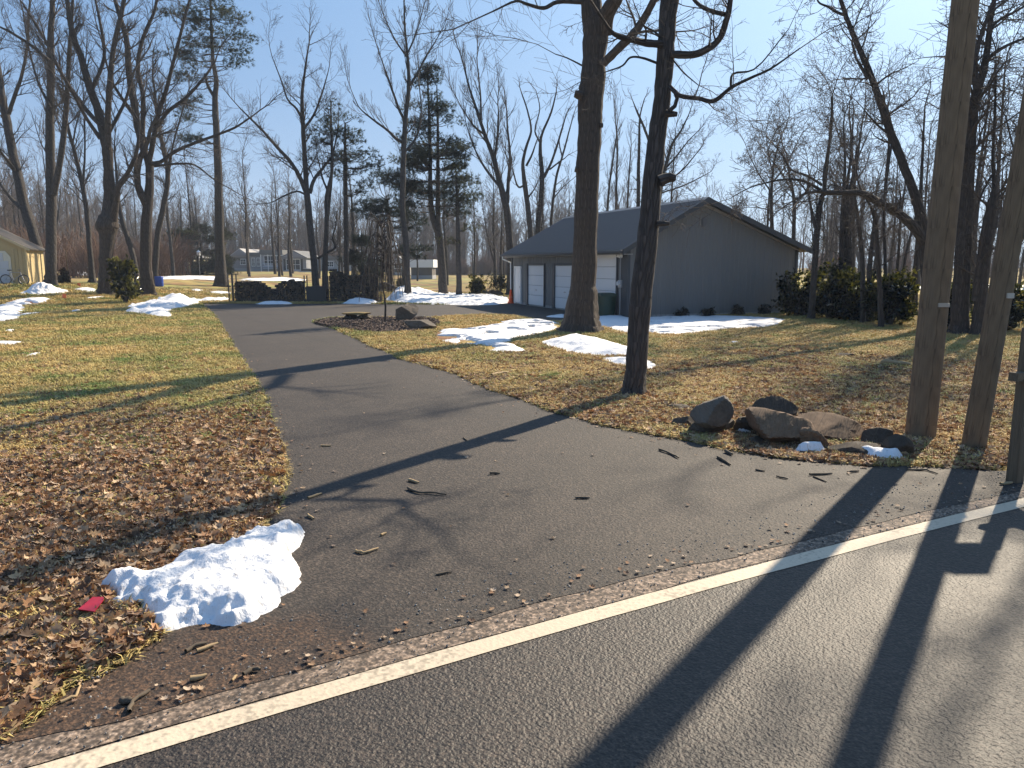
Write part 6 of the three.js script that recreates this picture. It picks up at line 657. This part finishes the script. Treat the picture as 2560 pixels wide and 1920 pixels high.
{ // the far wood, one mass of bare trees
  const far = new THREE.Group(); far.name = 'distant_wood'; far.userData = { kind: 'stuff', label: 'brown bare wood closing the view behind the homes', category: 'woodland' }; scene.add(far);
  const rng = RNG(4242), mats = [std([0.14, 0.105, 0.08], 0.95), std([0.17, 0.13, 0.1], 0.95), std([0.12, 0.092, 0.075], 0.95)], m4 = new THREE.Matrix4(), q = new THREE.Quaternion();
  for (let k = 0; k < 5; k++) {
    const gb = new GB(), h = 12, s = [[0, -0.3, 0, 0.24], [0.2 * (k - 2), 4, 0.1, 0.2], [0.1, 8, 0.2 * (k - 1), 0.13], [0.1 * k, h, 0, 0.05]]; gb.tube(s, 6, false); if (k % 2) gb.tube([[0, 3, 0, 0.15], [1, 6, 0.6, 0.11], [1.6, 10, 0.4, 0.05]], 5, false);
    grow(gb, rng, lumpy(s, rng, 0.05), { den: 2.2, len: 3.6, lr: 0.5, ang: 0.6, wig: 0.2, up: 0.2, lev: 2, kids: [5, 4], rmin: 0.022 }, 0.25);
    const N = 210, im = new THREE.InstancedMesh(gb.geo(), mats[k % 3], N); im.name = 'bare_trees'; im.userData.kind = 'stuff';
    for (let i = 0; i < N; i++) { const right = i % 5 === 4; let x, z; if (!right) { x = -190 + rng() * 245; z = -172 - rng() * 55; if (i % 4 === 0) { x = -150 + rng() * 80; z = -95 - rng() * 50; } } else { x = 55 + rng() * 190; z = -130 - rng() * 90; } const sc = 0.75 + rng() * 0.5; m4.compose(V(x, 0, z), q.setFromAxisAngle(UP, rng() * 6.28), V(sc, sc * (0.85 + 0.35 * rng()), sc)); im.setMatrixAt(i, m4); }
    im.castShadow = im.receiveShadow = true; far.add(im);
  }
  // brush under the wood
  const gb = new GB(); for (let i = 0; i < 46; i++) { const a = rng() * 6.283, r = rng() * 1.4; branch(gb, rng, V(Math.cos(a) * r, -0.1, Math.sin(a) * r), V((rng() - 0.5) * 0.8, 1, (rng() - 0.5) * 0.8).normalize(), 2.2 + rng() * 1.6, 0.03, 1, { wig: 0.25, up: 0.1, lev: 2, kids: [5, 6], ang: 0.7, lr: 0.5, rmin: 0.018 }); }
  const geo = gb.geo(), N = 420, im = new THREE.InstancedMesh(geo, M.twigRed, N); im.name = 'brush'; im.userData.kind = 'stuff';
  for (let i = 0; i < N; i++) { let x, z; if (i < 250) { x = -170 + rng() * 230; z = -166 - rng() * 12; } else if (i < 330) { x = -80 + rng() * 40; z = -66 - rng() * 30; } else { x = 45 + rng() * 150; z = -120 - rng() * 20; } const sc = 0.7 + rng() * 0.9; m4.compose(V(x, groundH(x, z), z), q.setFromAxisAngle(UP, rng() * 6.28), V(sc, sc, sc)); im.setMatrixAt(i, m4); }
  im.castShadow = im.receiveShadow = true; far.add(im);
}
{ // bare trees one can still tell apart between the lot and the far wood
  const rng = RNG(31), protos = [];
  for (let k = 0; k < 5; k++) { const gb = new GB(), tr = new GB(), h = 10 + k, s = [[0, -0.2, 0, 0.2], [0.15 * (k - 2), 3, 0.1, 0.17], [0.1 * k, 6.5, 0.2, 0.12], [0.1, h, 0, 0.04]], r2 = RNG(900 + k), f = lumpy(s, r2, 0.05); tr.tube(f, 8, false); if (k > 1) { const l = lumpy([[0, 2.6, 0, 0.12], [0.9, 5.5, 0.4, 0.09], [1.5, 9, 0.2, 0.04]], r2, 0.05); tr.tube(l, 7, false); grow(gb, r2, l, { den: 1.8, len: 2.6, lr: 0.5, ang: 0.55, wig: 0.2, up: 0.2, lev: 2, kids: [5, 3], rmin: 0.016 }, 0.2); } grow(gb, r2, f, { den: 2.0, len: 2.9, lr: 0.5, ang: 0.6, wig: 0.2, up: 0.2, lev: 2, kids: [5, 3], rmin: 0.016 }, 0.3); protos.push([tr.geo(), gb.geo()]); }
  const place = (x, z, k, sc, label, group) => { const t = thing('bare_tree', label, 'tree', [x, groundH(x, z), z], rng() * 6.28, group); part('trunk', protos[k][0], M.bark, t); part('branches', protos[k][1], k % 2 ? M.twigGrey : M.twig, t); t.scale.setScalar(sc); };
  for (let i = 0; i < 40; i++) place(-88 + rng() * 62, -66 - rng() * 50, i % 5, 0.7 + rng() * 0.5, 'slim bare tree in the thicket behind the left trunks', 'bare trees of the left thicket');
  for (let i = 0; i < 18; i++) place(-26 + rng() * 30, -72 - rng() * 55, i % 5, 0.6 + rng() * 0.45, 'slim bare tree standing behind the woodpile and pines', 'bare trees behind the woodpile');
  for (let i = 0; i < 52; i++) place(15 + rng() * 34 + i * 0.2, -36 - rng() * 55, i % 5, 0.6 + rng() * 0.4, 'slim bare tree in the thin wood beyond the evergreen bushes', 'bare trees of the right hand wood');
  for (let i = 0; i < 8; i++) place(-1 + rng() * 14, -58 - rng() * 30, i % 5, 0.6 + rng() * 0.3, 'slim bare tree rising behind the garage roof', 'bare trees behind the garage');
}

// ---------- leaf litter, grass, mulch chips ----------
{
  const rng = RNG(777), q = new THREE.Quaternion(), m4 = new THREE.Matrix4(), eu = new THREE.Euler(), col = new THREE.Color();
  const lobes = [[0, -0.5], [0.12, -0.22], [0.3, -0.3], [0.24, -0.05], [0.46, 0.08], [0.24, 0.2], [0.2, 0.36], [0, 0.55], [-0.2, 0.36], [-0.24, 0.2], [-0.46, 0.08], [-0.24, -0.05], [-0.3, -0.3], [-0.12, -0.22]];
  const leafGeo = (curl, tw) => { const g = new GB(), P = lobes.map(([x, y]) => [x, curl * (x * x * 2.2 + y * y * 0.9) + tw * x * y, y]), o = g.p.length / 3; g.p.push(0, 0, 0.02); g.n.push(0, 1, 0); g.u.push(0, 0); for (const p of P) { g.p.push(...p); g.n.push(0, 1, 0); g.u.push(p[0], p[2]); } for (let i = 0; i < P.length; i++) g.i.push(o, o + 1 + (i + 1) % P.length, o + 1 + i); const b = g.geo(); b.computeVertexNormals(); return b; };
  const pal = [[0.4, 0.245, 0.13], [0.28, 0.15, 0.075], [0.46, 0.31, 0.18], [0.16, 0.085, 0.045], [0.54, 0.4, 0.27], [0.32, 0.165, 0.075], [0.12, 0.07, 0.04]];
  const mLeaf = leafy([1, 1, 1], 0.9, 0.25);
  const A = [[-4.025,-6.629]][0], B = [[-3.482,-5.313]][0], C = [[-4.76,-10.374]][0], D = [[6.263,-10.678]][0], E2 = [[5.433,-13.514]][0], F2 = [[2.056,-10.425]][0];
  const gs = (p, x, z, r, s) => Math.exp(-(((x - p[0]) / r) ** 2 + ((z - p[1]) / s) ** 2));
  const dens = (x, z) => { const n = fbm(x * 0.9, z * 0.9, 4, 201), n2 = fbm(x * 0.3, z * 0.3, 3, 203); let d = 0.17 + 0.62 * ss(0.5, 0.72, n2) * (x < 0 && z < -16 ? 0.75 : 1); d += 2.0 * gs(A, x, z, 2.6, 1.7) + 1.5 * gs(B, x, z, 2.2, 1.0) + 0.75 * gs(C, x, z, 3.0, 2.6) + 1.5 * gs(D, x, z, 4.0, 2.6) + 1.9 * gs(E2, x, z, 7, 6) + 0.8 * gs(F2, x, z, 2.5, 1.6); if (x < -2 && z > -5.5) d += 1.3; return d * (0.35 + 1.1 * ss(0.32, 0.68, n)); };
  const onSnow = (x, z) => { for (const p of snowPolys) { const a = p[0]; if (Math.abs(a[0] - x) < 14 && Math.abs(a[1] - z) < 14 && inPoly(p, x, z)) return true; } return false; };
  const free = (x, z) => !inRoad(x, z) && !inPoly(drivePoly, x, z) && !onSnow(x, z);
  // sample by distance: more per square metre close by
  const spots = (N, dmax, pow, accept) => { const out = []; let guard = 0; while (out.length < N && guard++ < N * 14) { const d = 3.2 + (dmax - 3.2) * Math.pow(rng(), pow), a = (rng() - 0.5) * 1.5, x = Math.sin(a) * d * 1.02, z = -Math.cos(a) * d; if (accept(x, z, d)) out.push([x, z, d]); } return out; };
  const bits = [leafGeo(0.5, 0.4), leafGeo(-0.35, -0.5), leafGeo(0.8, 0.1), leafGeo(0.15, 0.8)];
  const litter = new THREE.Group(); litter.name = 'leaf_litter'; litter.userData = { kind: 'stuff', label: 'brown fallen leaves littering the lawn', category: 'leaves' }; scene.add(litter);
  { // the thick drift of leaves in the left foreground
    bits.forEach((g) => { const S = []; let k = 0; while (S.length < 5600 && k++ < 60000) { const x = -9 + rng() * 8.5, z = -11 + rng() * 8.2, e = gs(A, x, z, 2.9, 1.9) + 0.9 * gs(B, x, z, 2.4, 1.1) + (x < -2 && z > -5.2 ? 0.55 : 0) + 0.12; if (rng() < e * (0.25 + 1.0 * ss(0.3, 0.62, fbm(x * 1.3, z * 1.3, 4, 231))) && free(x, z)) S.push([x, z]); }
      const im = new THREE.InstancedMesh(g, mLeaf, S.length); im.name = 'leaves'; im.userData.kind = 'stuff'; S.forEach(([x, z], i) => { const s = 0.05 + 0.06 * rng(); m4.compose(V(x, 0.025 + rng() * 0.05, z), q.setFromEuler(eu.set((rng() - 0.5) * 1.2, rng() * 6.283, (rng() - 0.5) * 1.2)), V(s * (0.75 + 0.5 * rng()), s * 1.2, s)); im.setMatrixAt(i, m4); const c = pal[Math.floor(rng() * pal.length)], w = 0.7 + 0.5 * rng(); im.setColorAt(i, col.setRGB(c[0] * w, c[1] * w * 0.95, c[2] * w * 0.85)); }); im.castShadow = im.receiveShadow = true; litter.add(im); });
  }
  bits.forEach((g) => {
    const S = spots(30000, 52, 1.3, (x, z, d) => rng() < dens(x, z) * 0.5 && free(x, z)); const im = new THREE.InstancedMesh(g, mLeaf, S.length); im.name = 'leaves'; im.userData.kind = 'stuff';
    S.forEach(([x, z, d], i) => { const s = (0.055 + 0.06 * rng()) * (d > 16 ? 1.15 : 1); m4.compose(V(x, groundH(x, z) + 0.012 + rng() * 0.035, z), q.setFromEuler(eu.set((rng() - 0.5) * 1.3, rng() * 6.283, (rng() - 0.5) * 1.3)), V(s * (0.7 + 0.5 * rng()), s, s)); im.setMatrixAt(i, m4); const c = pal[Math.floor(rng() * pal.length)], k = 0.75 + 0.5 * rng(); im.setColorAt(i, col.setRGB(c[0] * k, c[1] * k * 0.93, c[2] * k * 0.82)); });
    im.castShadow = im.receiveShadow = true; litter.add(im);
  });
  { // strays along the drive edge and on the asphalt
    const S = []; let g = 0; while (S.length < 420 && g++ < 60000) { const d = 3 + 18 * rng(), a = (rng() - 0.5) * 1.4, x = Math.sin(a) * d, z = -Math.cos(a) * d; if (!inPoly(drivePoly, x, z) || onSnow(x, z)) continue; const e = distPoly(drivePoly, x, z); if (rng() < 0.9 * Math.exp(-e / 0.12) + 0.012) S.push([x, z]); }
    const im = new THREE.InstancedMesh(bits[0], mLeaf, S.length); im.name = 'leaves'; im.userData.kind = 'stuff'; S.forEach(([x, z], i) => { const s = 0.025 + 0.035 * rng(); m4.compose(V(x, 0.018 + rng() * 0.008, z), q.setFromEuler(eu.set((rng() - 0.5) * 0.6, rng() * 6.283, (rng() - 0.5) * 0.6)), V(s, s, s)); im.setMatrixAt(i, m4); const c = pal[Math.floor(rng() * pal.length)]; im.setColorAt(i, col.setRGB(...c)); }); im.castShadow = im.receiveShadow = true; litter.add(im);
  }
  // grass: short winter tufts
  const tuftGeo = () => { const g = new GB(); for (let i = 0; i < 9; i++) { const a = rng() * 6.283, l = 0.5 + 0.6 * rng(), ox = (rng() - 0.5) * 0.9, oz = (rng() - 0.5) * 0.9, dx = Math.cos(a), dz = Math.sin(a), w = 0.055, b = 0.35 + 0.6 * rng(), m = [ox + dx * b * 0.35, l * 0.6, oz + dz * b * 0.35], t = [ox + dx * b, l * (0.95 - 0.35 * b), oz + dz * b]; g.quad([ox - dz * w, 0, oz + dx * w], [ox + dz * w, 0, oz - dx * w], [m[0] + dz * w * 0.7, m[1], m[2] - dx * w * 0.7], [m[0] - dz * w * 0.7, m[1], m[2] + dx * w * 0.7], [dx, 0.6, dz]); g.tri([m[0] - dz * w * 0.7, m[1], m[2] + dx * w * 0.7], [m[0] + dz * w * 0.7, m[1], m[2] - dx * w * 0.7], t, [dx, 0.6, dz]); } const b = g.geo(); b.computeVertexNormals(); return b; };
  const mGrass = new THREE.MeshStandardMaterial({ color: 0xffffff, roughness: 0.85, side: THREE.DoubleSide });
  const grass = new THREE.Group(); grass.name = 'grass_tufts'; grass.userData = { kind: 'stuff', label: 'short tan and green winter grass of the lawn', category: 'grass' }; scene.add(grass);
  for (let k = 0; k < 3; k++) {
    const S = spots(56000, 66, 1.25, (x, z, d) => rng() > ss(46, 66, d) && rng() > 0.5 * ss(0.5, 1.6, dens(x, z)) && free(x, z) && !inPoly(bedPoly, x, z)); const im = new THREE.InstancedMesh(tuftGeo(), mGrass, S.length); im.name = 'grass'; im.userData.kind = 'stuff';
    S.forEach(([x, z, d], i) => { const s = (0.045 + 0.035 * rng()) * (1 + d / 32), n = fbm(x * 0.8, z * 0.8, 3, 211), gr = clamp((x < -3 ? 0.32 : 0.1) + 1.5 * (n - 0.5)) * (0.6 + 0.6 * rng()) + (fbm(x * 2.3, z * 2.3, 2, 215) > 0.72 ? 0.6 : 0); m4.compose(V(x, groundH(x, z), z), q.setFromAxisAngle(UP, rng() * 6.283), V(s * 1.5, s * (0.7 + 0.5 * rng()), s * 1.5)); im.setMatrixAt(i, m4); const g = clamp(gr), w = 0.75 + 0.5 * rng(); im.setColorAt(i, col.setRGB((0.57 - 0.38 * g) * w, (0.405 - 0.15 * g) * w, (0.15 - 0.095 * g) * w)); });
    im.castShadow = im.receiveShadow = true; grass.add(im);
  }
  { // bark chips on the bed
    const g = new THREE.BoxGeometry(0.09, 0.02, 0.035), cc = bedPoly.reduce((a, p) => [a[0] + p[0] / bedPoly.length, a[1] + p[1] / bedPoly.length], [0, 0]), S = []; let k = 0; while (S.length < 5000 && k++ < 40000) { const x = cc[0] + (rng() - 0.5) * 9, z = cc[1] + (rng() - 0.5) * 9; if (inPoly(bedPoly, x, z)) S.push([x, z]); }
    const im = new THREE.InstancedMesh(g, std([0.8, 0.8, 0.8], 0.95), S.length); im.name = 'mulch_chips'; im.userData = { kind: 'stuff', label: 'dark bark chips covering the bed', category: 'mulch' }; S.forEach(([x, z], i) => { const s = 0.7 + rng(); m4.compose(V(x, 0.045 + rng() * 0.03, z), q.setFromEuler(eu.set((rng() - 0.5) * 0.9, rng() * 6.28, (rng() - 0.5) * 0.9)), V(s, s, s)); im.setMatrixAt(i, m4); const w = 0.5 + rng(); im.setColorAt(i, col.setRGB(0.11 * w, 0.07 * w, 0.05 * w)); }); im.castShadow = im.receiveShadow = true; scene.add(im);
  }
  { // loose chips and grit at the pavement edge
    const g = new THREE.IcosahedronGeometry(0.5, 0), S = []; let k = 0; while (S.length < 2600 && k++ < 60000) { const s = -3 + rng() * 14, o = -0.9 * Math.pow(rng(), 1.3) - 0.02, p = roadPt(s, o); if (rng() < 0.5) S.push([p[0], p[1], 0.016]); else { const d = 3 + 12 * rng(), a = (rng() - 0.5) * 1.3, x = Math.sin(a) * d, z = -Math.cos(a) * d; if (inPoly(drivePoly, x, z) && distPoly(drivePoly, x, z) < 0.25 && !inRoad(x, z)) S.push([x, z, 0.024]); } }
    const im = new THREE.InstancedMesh(g, std([0.9, 0.9, 0.9], 0.9), S.length); im.name = 'grit'; im.userData = { kind: 'stuff', label: 'loose grit and stone chips at the pavement edges', category: 'grit' }; S.forEach(([x, z, y], i) => { const s = 0.006 + 0.016 * rng() * rng(); m4.compose(V(x, y - 0.006 + s * 0.3, z), q.setFromEuler(eu.set(rng() * 6, rng() * 6, rng() * 6)), V(s, s * 0.7, s)); im.setMatrixAt(i, m4); const w = 0.12 + 0.3 * rng(); im.setColorAt(i, col.setRGB(w, w * 0.93, w * 0.82)); }); im.castShadow = im.receiveShadow = true; scene.add(im);
  }
}
renderer.render(scene, camera);
